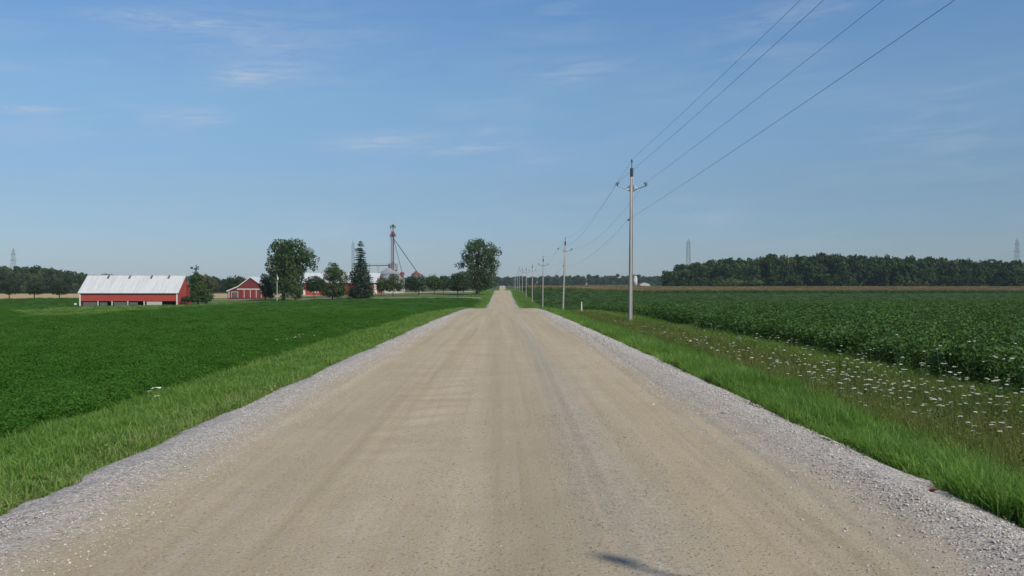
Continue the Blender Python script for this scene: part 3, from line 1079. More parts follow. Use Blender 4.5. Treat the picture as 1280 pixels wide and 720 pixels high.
# ------------------------------------------------------------------ utility poles and wires
m_pole = simple_mat('weathered_pole', (0.36, 0.34, 0.315), 0.9, 0.22, 4, stretch=(6, 6, .35), dirt=((0.20, 0.18, 0.155), .6))
m_steel = simple_mat('galvanised_steel', (0.20, 0.21, 0.22), 0.45, .1, 8, metal=.6)
m_insul = simple_mat('grey_insulator', (0.07, 0.075, 0.085), 0.35, .1, 8, spec=.5)
m_dark = simple_mat('dark_fitting', (0.05, 0.05, 0.052), 0.6, .15, 8)
m_wire = simple_mat('aluminium_wire', (0.06, 0.063, 0.07), 0.5, .05, 5, metal=.3)


def pole_meshes():
    H = 10.0
    out = []
    sh = MB()
    sh.tube([(0, 0, -.6), (0, 0, 0), (0, 0, H * .5), (0, 0, H)], [.15, .145, .125, .10], 14)
    out.append(('shaft', sh.mesh('shaft', m_pole, True)))
    q = MB()
    q.lathe((0, 0, H), [(.103, -.55), (.109, -.5), (.109, .0), (.095, .03)], 12)
    out.append(('top_band', q.mesh('top_band', m_dark)))
    q = MB()
    q.tube([(0, 0, H), (0, 0, H + .42)], .026, 8)
    out.append(('ridge_pin', q.mesh('ridge_pin', m_dark)))
    ins = MB()
    ins.lathe((0, 0, 0), [(.03, 0), (.07, .02), (.04, .06), (.07, .08), (.04, .12), (.06, .15), (.04, .2), (.02, .21)], 12)
    me_i = ins.mesh('insulator', m_insul)
    out.append(('insulator', me_i, (0, 0, H + .40)))
    for s in (-1, 1):
        q = MB()
        q.tube([(s * .10, 0, H - 1.45), (s * .38, 0, H - 1.30), (s * .95, 0, H - 1.12)], [.035, .03, .026], 8)
        q.tube([(s * .10, 0, H - 1.12), (s * .38, 0, H - 1.30)], .028, 8)
        q.box((s * .13, 0, H - 1.28), (.05, .14, .42))
        out.append(('bracket', q.mesh('bracket', m_steel)))
        out.append(('insulator', me_i, (s * .93, 0, H - 1.12)))
        q = MB()
        q.tube([(s * .80, 0, H - 1.0), (s * .98, 0, H - .93), (s * 1.08, .03, H - 1.02), (s * 1.06, .05, H - 1.12)], .011, 5)
        q.box((s * .90, 0, H - .93), (.2, .07, .06))
        out.append(('wire_clamp', q.mesh('wire_clamp', m_dark)))
    q = MB()
    q.lathe((-.20, 0, H - 3.32), [(.03, -.06), (.06, -.05), (.035, 0), (.06, .05), (.03, .06)], 10)
    q.box((-.15, 0, H - 3.32), (.1, .05, .05))
    out.append(('neutral_spool', q.mesh('neutral_spool', m_dark)))
    q = MB()
    q.tube([(.10, -.13, 0.2), (.09, -.12, H * .5), (.05, -.10, H - .6)], .012, 5)
    out.append(('ground_wire', q.mesh('ground_wire', m_dark)))
    return out


PM = pole_meshes()
PGROUP = 'wooden utility poles along the right verge'
pole_d = [-3.4, 60, 127, 192, 258, 322, 388, 452, 520, 590, 660]
pole_x = [8.35, 8.35, 8.35, 8.4, 8.35, 8.3, 8.4, 8.35, 8.4, 8.35, 8.4]
lean = [(0, 0), (-.004, .010), (0, .034), (.006, .012), (0, .008), (0, .004), (0, .01), (0, -.006), (0, .012), (0, .004), (0, 0)]
labels = ['weathered utility pole beside the camera whose shadow falls on the road',
          'nearest and tallest looking grey wooden utility pole with three insulators, right of the road',
          'second wooden utility pole along the verge, leaning slightly to the right',
          'third utility pole along the verge, its foot by the dip in the road',
          'fourth utility pole along the verge, standing past the dip',
          'fifth utility pole along the verge, where the road climbs again',
          'sixth utility pole along the verge, with dark bushes behind its foot',
          'seventh utility pole, rising taller than its neighbours beyond the bushes',
          'eighth utility pole, small and far along the verge',
          'ninth utility pole, very small and far along the verge',
          'farthest visible utility pole, a thin line by the distant woods']
tops = []
for i, (d, x) in enumerate(zip(pole_d, pole_x)):
    z = float(ground_z(x, d))
    r = empty('utility_pole', (x, d, z), labels[i], 'utility pole', PGROUP)
    hs = {0: .995, 1: 1.012, 3: 1.08, 4: 1.04, 7: 1.17}.get(i, 1.0)
    r.scale = (1, 1, hs)
    r.rotation_euler = (lean[i][0], lean[i][1], random.uniform(-.05, .05))
    for part in PM:
        o = link(part[0], part[1], r)
        if len(part) > 2:
            o.location = part[2]
        if i == 0 and part[0] in ('bracket', 'wire_clamp', 'insulator') and not (len(part) > 2 and part[2][0] == 0):
            o.location.z += .65 if (part[0] == 'insulator' and part[2][0] > 0) or (part[0] != 'insulator' and part[1].vertices[0].co.x > 0) else .1
        if i == 0 and part[0] == 'neutral_spool':
            o.location.z += 1.3
    Mx = Matrix.Translation((x, d, z)) @ r.rotation_euler.to_matrix().to_4x4() @ Matrix.Diagonal((1, 1, hs, 1))
    u0, u1, u2 = (.1, .65, 1.3) if i == 0 else (0, 0, 0)
    tops.append([Mx @ Vector(p) for p in ((0, 0, 10.6), (-.93, 0, 9.1 + u0), (.93, 0, 9.1 + u1), (-.22, 0, 6.68 + u2))])
wl = ['topmost power line wire running over the pole tops', 'power line wire on the road side brackets of the poles',
      'power line wire on the field side brackets of the poles', 'lowest power line wire, fixed below the brackets of the poles']
for k in range(4):
    pts = []
    for i in range(len(tops) - 1):
        a, b_ = tops[i][k], tops[i + 1][k]
        sag = (.25 if k < 2 else .2 if k == 2 else .15) if i == 0 else (1.2 if k < 3 else .95)
        nseg = 28 if i < 3 else 12
        for j in range(nseg):
            u = j / nseg
            p = a.lerp(b_, u)
            pts.append((p.x, p.y, p.z - 4 * sag * u * (1 - u)))
    pts.append(tuple(tops[-1][k]))
    q = MB()
    q.tube(pts, .0055, 5)
    o = q.build('power_wire', m_wire)
    tag(o, wl[k], 'wire', 'power line wires')

# white marker post
d = 96.0
x = PX(727, d)
z = float(ground_z(x, d))
r = empty('marker_post', (x, d, z), 'short white marker post in the weeds between the first two poles', 'marker post')
q = MB()
q.lathe((0, 0, 0), [(.06, -.3), (.06, 1.18), (.045, 1.25)], 10)
q.build('post', simple_mat('white_paint', (0.66, 0.66, 0.62), .6, .12, 3), r)
q = MB()
q.lathe((0, 0, 1.05), [(.066, 0), (.066, .10)], 10)
q.build('band', simple_mat('faded_band', (0.45, 0.44, 0.38), .6, .12, 3), r)

# ------------------------------------------------------------------ trees
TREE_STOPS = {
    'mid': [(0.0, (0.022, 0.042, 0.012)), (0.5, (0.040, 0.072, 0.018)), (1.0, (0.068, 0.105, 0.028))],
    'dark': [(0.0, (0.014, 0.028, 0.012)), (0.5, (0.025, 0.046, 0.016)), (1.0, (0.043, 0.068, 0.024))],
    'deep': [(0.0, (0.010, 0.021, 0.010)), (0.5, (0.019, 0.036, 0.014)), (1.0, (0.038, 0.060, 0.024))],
    'spruce': [(0.0, (0.018, 0.034, 0.020)), (0.5, (0.034, 0.056, 0.030)), (1.0, (0.060, 0.088, 0.046))],
    'bright': [(0.0, (0.035, 0.060, 0.014)), (0.5, (0.066, 0.105, 0.026)), (1.0, (0.115, 0.155, 0.045))],
    'brown': [(0.0, (0.035, 0.040, 0.018)), (0.5, (0.068, 0.070, 0.030)), (1.0, (0.11, 0.105, 0.05))],
}
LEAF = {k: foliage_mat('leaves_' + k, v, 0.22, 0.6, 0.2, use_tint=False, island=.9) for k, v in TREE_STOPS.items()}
m_bark = simple_mat('bark', (0.075, 0.062, 0.05), 0.95, .25, 2.5, stretch=(4, 4, .6))


def leaf_cloud(lobes, n, size, seed, inner=.55):
    """lobes: (x,y,z,rx,ry,rz). small leaf clump faces spread through the lobes, lying roughly along the lobe's surface"""
    g = np.random.default_rng(seed)
    L = np.array(lobes, float)
    area = (L[:, 3] * L[:, 5] + L[:, 4] * L[:, 5] + L[:, 3] * L[:, 4])
    pick = g.choice(len(L), n, p=area / area.sum())
    dirs = g.normal(0, 1, (n, 3))
    dirs /= np.linalg.norm(dirs, axis=1)[:, None]
    rad = inner + (1.06 - inner) * g.random(n) ** .55
    # lumpy surface: directional noise on each lobe
    lump = 1 + .28 * (vnoise(dirs[:, 0] * 2.6 + pick * 7.3, dirs[:, 1] * 2.6 + dirs[:, 2] * 3.1, seed) - .5) + .22 * (vnoise(dirs[:, 0] * 5.5 + pick * 3.1, dirs[:, 1] * 5.5 - dirs[:, 2] * 6, seed + 5) - .5)
    c = L[pick, :3] + dirs * L[pick, 3:6] * (rad * lump)[:, None]
    nr = dirs / L[pick, 3:6]
    nr /= np.linalg.norm(nr, axis=1)[:, None]
    nr = nr + g.normal(0, .55, (n, 3))
    nr /= np.linalg.norm(nr, axis=1)[:, None]
    a = g.normal(0, 1, (n, 3))
    u = np.cross(nr, a)
    u /= np.linalg.norm(u, axis=1)[:, None]
    v = np.cross(nr, u)
    s = size * g.uniform(.55, 1.3, n)[:, None]
    gap = vnoise(c[:, 0] / (size * 3.2) + c[:, 1] / (size * 5.1), c[:, 2] / (size * 3.2) - c[:, 1] / (size * 4.3), seed + 31)
    keep = (gap > .27) | (rad < .72)
    c, u, v, nr, s = c[keep], u[keep], v[keep], nr[keep], s[keep]
    n = len(c)
    q = np.stack([c - u * s, c + v * s * .7 + nr * s * .15, c + u * s * g.uniform(.7, 1.1, n)[:, None], c - v * s * .7], 1).reshape(-1, 3)
    return q, np.arange(4 * n).reshape(n, 4)


def trunk_mb(base_r, h, limbs, seed):
    r = random.Random(seed)
    mb = MB()
    mb.tube([(0, 0, -.4), (0, 0, .4), (r.uniform(-.1, .1), r.uniform(-.1, .1), h * .5), (r.uniform(-.2, .2), 0, h)], [base_r * 1.5, base_r * 1.05, base_r * .8, base_r * .35], 10)
    for (x, y, z) in limbs:
        z0 = min(h * r.uniform(.45, .8), z * .8)
        mb.tube([(0, 0, z0), (x * .45, y * .45, z0 + (z - z0) * .55), (x * .9, y * .9, z)], [base_r * .45, base_r * .28, base_r * .08], 6)
    return mb


def tree(name, label, base_px, d, lobes_px, leaf='mid', n=4500, size=.34, trunk_w=.35, seed=1, group=None, cat='tree', base_z=None, deep=1.0, trunk=True):
    """lobes measured on the photograph at distance d: (px, py, rx_px, ry_px); extra lobes behind and in front round the crown off"""
    r = random.Random(seed)
    bx = PX(base_px, d)
    bz = float(ground_z(bx, d)) if base_z is None else base_z
    k = d / F
    L = []
    xs_ = [(p[0] - base_px) * k for p in lobes_px]
    hw = max((p[2] for p in lobes_px)) * k
    span = (max(p[0] + p[2] for p in lobes_px) - min(p[0] - p[2] for p in lobes_px)) * k / 2
    for (px, py, rx, ry) in lobes_px:
        x, z = (px - base_px) * k, PZ(py, d) - bz
        rxm, rzm = rx * k * 1.1, ry * k * 1.1
        off = max(span - rxm, 0) * deep * max(0.0, 1 - (abs(x) / max(span, .1)) ** 2)
        L.append((x, r.uniform(-.25, .25) * off, z, rxm, (rxm + rzm) / 2, rzm))
        if off > .6:
            for sg in (-1, 1):
                if r.random() < .25:
                    continue
                L.append((x * .8 + r.uniform(-.3, .3) * rxm, sg * off * r.uniform(.6, .95), z + r.uniform(-.3, .15) * rzm, rxm * .8, rxm * .8, rzm * .85))
    rt = empty(name, (bx, d, bz), label, cat, group)
    v, f = leaf_cloud(L, int(n * 1.5), size * .84, seed)
    # nothing below the ground
    v[:, 2] = np.maximum(v[:, 2], .03)
    link('crown', np_mesh('crown', v, f, LEAF[leaf]), rt)
    if trunk:
        top = max(l[2] for l in L)
        limbs = [(l[0], l[1], l[2]) for l in L if l[2] > top * .35][:9]
        trunk_mb(trunk_w, top * .8, limbs, seed).build('trunk', m_bark, rt, True)
    return rt


def z3(L):   # zoom of 230,290 at 7.2
    return [(230 + a / 7.2, 290 + b_ / 7.2, c / 7.2, e / 7.2) for a, b_, c, e in L]


def z4(L):   # zoom of 370,270 at 6.547
    return [(370 + a / 6.547, 270 + b_ / 6.547, c / 6.547, e / 6.547) for a, b_, c, e in L]


def z5(L):   # zoom of 500,280 at 6
    return [(500 + a / 6, 280 + b_ / 6, c / 6, e / 6) for a, b_, c, e in L]


def z1(L):   # zoom of 0,300 at 7.2
    return [(a / 7.2, 300 + b_ / 7.2, c / 7.2, e / 7.2) for a, b_, c, e in L]


tree('shade_tree', 'big broad leafy tree in the farmyard beside the small red barn', 355.0, 318,
     z3([(880, 130, 85, 62), (1005, 125, 85, 58), (815, 190, 48, 70), (900, 235, 105, 95), (1010, 225, 95, 90), (1105, 205, 75, 62), (1150, 250, 62, 62),
         (1165, 310, 40, 40), (800, 290, 58, 85), (880, 350, 90, 90), (985, 330, 95, 85), (1060, 300, 65, 65), (900, 450, 70, 80), (830, 420, 55, 75), (985, 430, 85, 75), (1030, 390, 60, 55), (945, 520, 45, 60), (838, 500, 40, 62), (1000, 490, 55, 50)]),
     'mid', 12000, .40, .62, 21)
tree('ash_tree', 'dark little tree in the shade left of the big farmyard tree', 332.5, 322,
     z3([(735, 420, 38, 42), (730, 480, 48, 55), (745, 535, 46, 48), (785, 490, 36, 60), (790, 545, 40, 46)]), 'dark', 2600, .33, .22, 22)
tree('round_shrub', 'rounded shrub at the foot of the big farmyard tree', 370.5, 305,
     z3([(1010, 540, 58, 58), (985, 500, 40, 35), (1040, 560, 35, 40)]), 'mid', 1900, .26, .12, 23, cat='shrub')
tree('roadside_tree', 'large dark spreading tree standing alone beside the road', 597.3, 350,
     z5([(555, 165, 62, 48), (600, 150, 40, 38), (668, 185, 52, 50), (730, 208, 34, 34), (505, 225, 46, 46), (450, 312, 34, 26), (485, 300, 38, 26), (640, 250, 72, 62), (600, 300, 80, 55),
         (705, 285, 44, 55), (722, 320, 26, 26), (560, 350, 55, 50), (655, 360, 68, 60), (600, 410, 85, 58), (690, 420, 46, 55), (550, 440, 44, 44), (640, 455, 70, 42), (500, 262, 36, 26)]),
     'mid', 9000, .36, .85, 24, deep=.75)
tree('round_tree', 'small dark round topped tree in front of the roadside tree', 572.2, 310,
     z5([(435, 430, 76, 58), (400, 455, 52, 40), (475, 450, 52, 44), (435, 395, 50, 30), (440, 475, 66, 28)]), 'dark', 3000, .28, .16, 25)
tree('yard_tree', 'small dark tree just behind the round topped tree', 579.5, 345, z5([(485, 395, 50, 40), (500, 440, 45, 45)]), 'dark', 1500, .3, .15, 26)
tree('yard_tree', 'dark green yard tree between the red topped bin and the round tree', 543.3, 372, z5([(250, 425, 48, 42), (225, 440, 40, 38), (285, 450, 36, 36), (250, 470, 40, 26)]), 'mid', 2200, .3, .14, 27)
tree('yard_tree', 'dim bluish yard tree left of the round tree, farthest in its row', 554.5, 385, z5([(330, 435, 42, 46), (320, 465, 36, 28)]), 'dark', 1500, .3, .14, 28)
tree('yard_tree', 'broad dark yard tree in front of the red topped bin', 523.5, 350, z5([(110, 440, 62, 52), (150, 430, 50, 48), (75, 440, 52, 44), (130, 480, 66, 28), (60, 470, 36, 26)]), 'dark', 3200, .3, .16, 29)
tree('yard_tree', 'pointed yard tree in front of the grain bin', 491.4, 345, z4([(795, 515, 42, 45), (795, 560, 72, 52), (760, 575, 45, 38), (835, 580, 44, 38)]), 'mid', 2300, .3, .14, 30)
tree('yard_tree', 'low tree under the grain bin, left of the pointed one', 477.0, 355, z4([(700, 545, 44, 46), (690, 580, 36, 32), (730, 570, 40, 36)]), 'mid', 1500, .3, .14, 31)
tree('cedar_tree', 'full mid green cedar left of the tall spruce', 416.0, 316,
     z4([(305, 420, 34, 42), (285, 480, 62, 55), (330, 480, 50, 55), (270, 555, 72, 55), (345, 560, 72, 60), (390, 520, 42, 66), (250, 605, 52, 40), (330, 612, 84, 44), (290, 625, 84, 34), (390, 600, 40, 50)]), 'mid', 6500, .30, .22, 32)
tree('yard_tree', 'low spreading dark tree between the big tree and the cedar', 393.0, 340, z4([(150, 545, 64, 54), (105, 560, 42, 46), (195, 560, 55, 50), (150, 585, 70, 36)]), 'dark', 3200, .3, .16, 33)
# barn side thicket
tree('elm_tree', 'dark bushy tree against the right end of the long red barn', 248.5, 268,
     z3([(125, 415, 34, 48), (130, 480, 58, 62), (165, 540, 66, 62), (115, 560, 50, 60), (210, 570, 60, 58), (180, 600, 80, 38)]), 'mid', 4200, .30, .2, 34)
tree('yard_shrub', 'low dark shrub along the foot of the barn end wall', 236.5, 266, z3([(40, 600, 46, 24), (75, 606, 46, 26), (15, 605, 26, 16)]), 'dark', 1000, .22, .08, 35, cat='shrub')
tree('hedgerow_tree', 'brownish tree behind the barn thicket', 264.0, 420, z3([(250, 460, 50, 52), (280, 480, 36, 46), (200, 440, 46, 50)]), 'brown', 1900, .4, .2, 36)
tree('hedgerow_tree', 'wide dark tree left of the small red barn', 295.5, 430, z3([(455, 445, 72, 46), (420, 470, 52, 46), (520, 450, 52, 42), (465, 490, 70, 36)]), 'dark', 2600, .45, .25, 37)
# three in the stubble edge far left
for i, (bx_, L, lab) in enumerate(((15.0, [(110, 405, 62, 46), (85, 430, 58, 44), (145, 435, 52, 42), (110, 460, 78, 32)], 'leftmost round field tree at the edge of the tan stubble'),
                                   (46.0, [(335, 410, 55, 42), (310, 445, 48, 36), (365, 440, 52, 40), (340, 465, 66, 28)], 'middle round field tree at the edge of the tan stubble'),
                                   (77.0, [(555, 405, 60, 42), (525, 435, 50, 42), (590, 435, 52, 42), (555, 465, 70, 28)], 'round field tree nearest the long red barn'))):
    tree('field_tree', lab, bx_, 392, z1(L), 'deep', 2400, .36, .2, 40 + i, 'round trees at the stubble edge')

# the spruce: tiers of drooping boughs
d = 320.0
bx = PX(451, d)
bz = float(ground_z(bx, d))
rt = empty('spruce_tree', (bx, d, bz), 'tall pointed dark spruce standing above the farmyard trees', 'tree')
g = np.random.default_rng(5)
Hs = PZ(301, d) - bz
V, Fc = [], []
cnt = 0
NT = 27
for k in range(NT):
    u = (k + g.uniform(-.15, .15)) / (NT - 1.0)
    u = min(max(u, 0.0), 1.0)
    z = Hs * (.985 - .95 * u)
    R = (0.35 + 4.6 * u ** .62) * g.uniform(.80, 1.15)
    nb = int(6 + 17 * u)
    for j in range(nb):
        a = g.uniform(0, 6.283)
        Rb = R * g.uniform(.6, 1.12)
        m_ = max(int(16 + 30 * Rb / 4), 8)
        tt = g.uniform(.12, 1.0, m_)
        cx = np.cos(a) * Rb * tt + g.normal(0, .14 + .08 * Rb, m_)
        cy_ = np.sin(a) * Rb * tt + g.normal(0, .14 + .08 * Rb, m_)
        cz = z - .34 * Rb * tt + .18 * Rb * tt ** 3 + g.normal(0, .10, m_)
        c = np.stack([cx, cy_, np.maximum(cz, .05)], 1)
        uu = np.stack([np.cos(a) + g.normal(0, .4, m_), np.sin(a) + g.normal(0, .4, m_), g.normal(-.3, .3, m_)], 1)
        uu /= np.linalg.norm(uu, axis=1)[:, None]
        vv = np.cross(uu, np.array([0, 0, 1.0])) + g.normal(0, .3, (m_, 3))
        s = g.uniform(.16, .38, m_)[:, None]
        q = np.stack([c - uu * s, c + vv * s * .5, c + uu * s * 1.2, c - vv * s * .5], 1).reshape(-1, 3)
        V.append(q)
        Fc.append(np.arange(4 * m_).reshape(m_, 4) + cnt)
        cnt += 4 * m_
kz = 320.0 / F
L = []
for zx, zy, rx_p, ry_p in ((532, 420, 50, 55), (522, 490, 82, 60), (560, 500, 60, 60), (500, 570, 72, 62), (570, 570, 72, 62), (480, 630, 62, 40), (590, 625, 55, 40), (530, 630, 90, 42)):
    L.append(((370 + zx / 6.547 - 451) * kz, g.uniform(-1, 1), PZ(270 + zy / 6.547, 320.0) - bz, rx_p / 6.547 * kz, rx_p / 6.547 * kz, ry_p / 6.547 * kz))
v2, f2 = leaf_cloud(L, 5200, .30, 77)
v2[:, 2] = np.maximum(v2[:, 2], .03)
V.append(v2)
Fc.append(f2 + cnt)
link('crown', np_mesh('crown', np.concatenate(V), np.concatenate(Fc), LEAF['spruce']), rt)
q = MB()
q.tube([(0, 0, -.3), (0, 0, Hs * .5), (0, 0, Hs * .985)], [.34, .2, .03], 9)
q.build('trunk', m_bark, rt, True)

# shrubs at the foot of the distant poles
for i, (px, py, dd, rx, ry, lab) in enumerate(((659.5, 366.5, 395, 4.0, 4.0, 'dark bush in the verge by the sixth utility pole'), (655.5, 364, 440, 2.6, 3.2, 'small dark bush beyond the dark bush by the poles'))):
    tree('verge_shrub', lab, px, dd, [(px, py, rx, ry), (px - rx * .6, py + 1, rx * .7, ry * .7), (px + rx * .7, py + .8, rx * .7, ry * .75)], 'dark', 700, .3, .08, 60 + i, cat='shrub', trunk=False,
         base_z=float(ground_z(PX(px, dd), dd)))

# ------------------------------------------------------------------ woods (far masses of trees)


def wood_proto(seed, kind, h=10.0, w_=5.0, n=800, size=.60):
    r = random.Random(seed)
    L = []
    for k in range(16):
        a = r.uniform(0, 6.283)
        zz = h * r.uniform(.08, .90)
        rr = w_ * (1 - abs(zz / h - .5) * .9) * r.uniform(.2, .72)
        q = r.uniform(.26, .42) * w_
        L.append((rr * math.cos(a), rr * math.sin(a), min(zz, h - q * .8), q, q, q * .8))
    v, f = leaf_cloud(L, n, size, seed, .7)
    return proto('wood_source', np_mesh('wood_source', v, f, kind))


WOODLEAF = {
    'a': foliage_mat('wood_leaves', [(0.0, (0.014, 0.028, 0.011)), (0.35, (0.026, 0.048, 0.015)), (0.65, (0.042, 0.070, 0.020)), (0.85, (0.066, 0.098, 0.028)), (1.0, (0.080, 0.082, 0.036))], .15, .75, .08, True, .4),
}
WP = [wood_proto(1000 + i, WOODLEAF['a']) for i in range(7)]


def wood(name, label, px0, px1, d0, rows, topline, spacing, dark=0.0, group=None):
    P, R, SC, T = [], [], [], []
    for k, (dd, hf) in enumerate(rows):
        x = PX(px0, dd)
        while x < PX(px1, dd):
            xx = x + rng.normal(0, spacing * .25)
            d_ = dd + rng.normal(0, 4)
            px = HX + xx / d_ * F
            zt = PZ(np.interp(px, topline[0], topline[1]) + rng.normal(0, .7) + .5, d_)
            gz = float(ground_z(xx, d_))
            h = max((zt - gz) * hf * rng.uniform(.86, 1.05), 3.0)
            s = h / 10.0
            wsc = min(max(s, .55), 1.5) * rng.uniform(.8, 1.15)
            P.append((xx, d_, gz - .02 * h))
            SC.append((wsc, wsc, s))
            R.append((0, 0, rng.uniform(0, 6.28)))
            T.append(float(np.clip(.45 + rng.normal(0, .27) - dark, 0, 1)))
            x += spacing * rng.uniform(.7, 1.3) * (1.0 if k else .8)
    return scatter(name, WP, np.array(P), np.array(R), np.array(SC), np.array(T), label, 'woods')


wood('right_wood', 'dense dark wood beyond the corn on the right', 837, 1420, 650,
     [(646, .45), (651, .78), (660, .92), (672, 1.0), (690, 1.0), (712, 1.0)],
     ([834, 850, 880, 915, 960, 985, 1040, 1100, 1150, 1200, 1280, 1420], [339, 331, 325.5, 321.5, 317.5, 315.5, 315, 317, 319.5, 322, 323.5, 325]), 5.6)
wood('left_wood', 'dark wood beyond the tan stubble on the far left', -190, 112, 705,
     [(704, .5), (709, .8), (720, 1.0), (740, 1.0), (765, 1.0)],
     ([-70, 0, 15, 45, 62, 80, 95, 105, 116], [333, 331.5, 330, 331.5, 333, 336.5, 338, 340, 343]), 5.6)
wood('middle_wood', 'low dark wood showing between the red barns', 108, 330, 760,
     [(762, .7), (770, 1.0), (790, 1.0)], ([100, 140, 180, 235, 260, 300, 330], [342.5, 343, 346, 345, 345, 347, 348]), 6.5, .05)
wood('distant_wood', 'long bluish wood on the horizon behind the road and poles', 380, 1500, 1620,
     [(1610, .8), (1625, 1.0), (1660, 1.0), (1700, 1.0)], ([300, 560, 625, 640, 690, 800, 835, 1500], [346, 345.5, 345, 344.5, 343.2, 343.5, 344, 344]), 8.5, .05)
# bright bushes along the wood's edge
for i, (pts_, lab) in enumerate((([(915, 352.5, 16, 4.5), (900, 353.5, 12, 3.4), (930, 353, 12, 4)], 'long pale green bush at the edge of the right wood'),
                                 ([(947, 353.6, 8, 3.2), (941, 354.2, 6, 2.6)], 'smaller pale green bush beside the long one at the wood edge'))):
    tree('wood_edge_shrub', lab, pts_[0][0], 636, pts_, 'bright', 900, .6, .1, 80 + i, cat='bush', trunk=False)

# ------------------------------------------------------------------ farm buildings
m_red = simple_mat('barn_red', (0.34, 0.052, 0.038), .75, .14, 1.6, stretch=(7, 7, .35), dirt=((0.24, 0.055, 0.045), .5))
m_red2 = simple_mat('faded_red', (0.15, 0.026, 0.026), .8, .16, 1.6, stretch=(7, 7, .35))
m_roof = simple_mat('white_metal_roof', (0.50, 0.51, 0.515), .55, .09, 1.2, stretch=(3, .3, .3), dirt=((0.37, 0.37, 0.36), .65))
m_white = simple_mat('white_trim', (0.58, 0.56, 0.52), .6, .06, 2)
m_conc = simple_mat('grey_boards', (0.10, 0.105, 0.095), .9, .3, 1.2, stretch=(3, 3, .6))
m_whpan = simple_mat('whitewashed_panel', (0.42, 0.41, 0.37), .85, .14, 1.5)
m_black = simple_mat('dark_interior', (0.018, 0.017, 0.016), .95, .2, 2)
m_rust = simple_mat('rusty_dark_metal', (0.10, 0.085, 0.07), .8, .25, 3)
m_galv = simple_mat('galvanised_bin', (0.30, 0.315, 0.33), .5, .1, 1.2, metal=.3, stretch=(.3, .3, 4))
m_legred = simple_mat('red_oxide_steel', (0.17, 0.050, 0.048), .6, .15, 2)
m_palest = simple_mat('pale_steel', (0.48, 0.44, 0.42), .5, .1, 2, metal=.3)

# long red barn
D1 = 270.0
x0, x1 = PX(102.2, D1), PX(223.3, D1)
Lb, Wb = x1 - x0, 12.2
gz = -4.95
bn = empty('long_barn', ((x0 + x1) / 2, D1, gz), 'long red barn with a white metal roof and open stalls below', 'barn')
hl = Lb / 2
zs, ze, zr = PZ(376.2, D1) - gz, PZ(365.2, D1) - gz, PZ(344.6, D1 + Wb / 2) - gz
q = MB()
q.box((0, .10, (zs + ze) / 2), (Lb, .2, ze - zs))
q.build('front_wall', m_red, bn)
q = MB()
q.box((0, Wb - .1, ze / 2), (Lb, .2, ze))
q.build('back_wall', m_red, bn)
for sx in (-1, 1):
    q = MB()
    poly = [(.2, 0.0), (Wb - .2, 0.0), (Wb - .2, ze), (Wb / 2, zr - .25), (.2, ze)]
    a, b_ = sx * hl, sx * (hl - .2)
    n = 5
    q.add([(a, y, z) for y, z in poly] + [(b_, y, z) for y, z in poly], [tuple(range(n)), tuple(reversed(range(n, 2 * n)))] + [(j, (j + 1) % n, n + (j + 1) % n, n + j) for j in range(n)])
    q.build('end_wall', m_red, bn, fixn=True)
# roof slabs with standing seams
rf_ = None
ov = .45
for sy in (0, 1):
    q = MB()
    ya, yb = (-ov, Wb / 2) if sy == 0 else (Wb + ov, Wb / 2)
    sl_ = (zr - ze) / (Wb / 2)
    za = ze - sl_ * ov + .03
    q.add([(-hl - ov, ya, za), (hl + ov, ya, za), (hl + ov, yb, zr), (-hl - ov, yb, zr),
           (-hl - ov, ya, za + .12), (hl + ov, ya, za + .12), (hl + ov, yb, zr + .12), (-hl - ov, yb, zr + .12)],
          [(0, 1, 2, 3), (4, 5, 6, 7), (0, 1, 5, 4), (1, 2, 6, 5), (2, 3, 7, 6), (3, 0, 4, 7)])
    for k in range(33):
        xk = -hl - ov + .2 + k * (Lb + 2 * ov - .4) / 32
        q.add([(xk - .03, ya, za + .118), (xk + .03, ya, za + .118), (xk + .03, yb, zr + .118), (xk - .03, yb, zr + .118),
               (xk - .03, ya, za + .165), (xk + .03, ya, za + .165), (xk + .03, yb, zr + .165), (xk - .03, yb, zr + .165)],
              [(4, 5, 6, 7), (0, 1, 5, 4), (1, 2, 6, 5), (3, 0, 4, 7)])
    rf_o = q.build('roof', m_roof, bn, fixn=True)
    if sy == 0:
        rf_ = rf_o
for zx in (340, 530, 725, 880):
    px = 90 + zx / 7.2
    q = MB()
    xk = PX(px, D1 + 5.0) - (x0 + x1) / 2
    sl_ = (zr - ze) / (Wb / 2)
    ya, yb = Wb / 2 - 1.35, Wb / 2 - .15
    za, zb = zr - sl_ * 1.35, zr - sl_ * .15
    q.add([(xk - .28, ya, za + .1), (xk + .28, ya, za + .1), (xk + .28, yb, zb + .1), (xk - .28, yb, zb + .1),
           (xk - .28, ya, za + .24), (xk + .28, ya, za + .24), (xk + .28, yb, zb + .24), (xk - .28, yb, zb + .24)],
          [(0, 1, 2, 3), (4, 5, 6, 7), (0, 1, 5, 4), (1, 2, 6, 5), (2, 3, 7, 6), (3, 0, 4, 7)])
    q.build('roof_vent', m_rust, rf_, fixn=True)
q = MB()
q.box((0, Wb / 2, zr + .14), (Lb + 2 * ov, .35, .12))
q.build('ridge_cap', m_roof, rf_)
for zx in (195, 588, 1017):
    xk = PX(90 + zx / 7.2, D1 + Wb / 2) - (x0 + x1) / 2
    q = MB()
    q.tube([(xk, Wb / 2, zr + .15), (xk, Wb / 2, zr + 1.0)], [.10, .05], 6)
    q.lathe((xk, Wb / 2, zr + .42), [(.05, -.14), (.15, -.07), (.17, 0), (.15, .07), (.05, .14)], 8)
    q.build('lightning_rod', m_white, rf_)
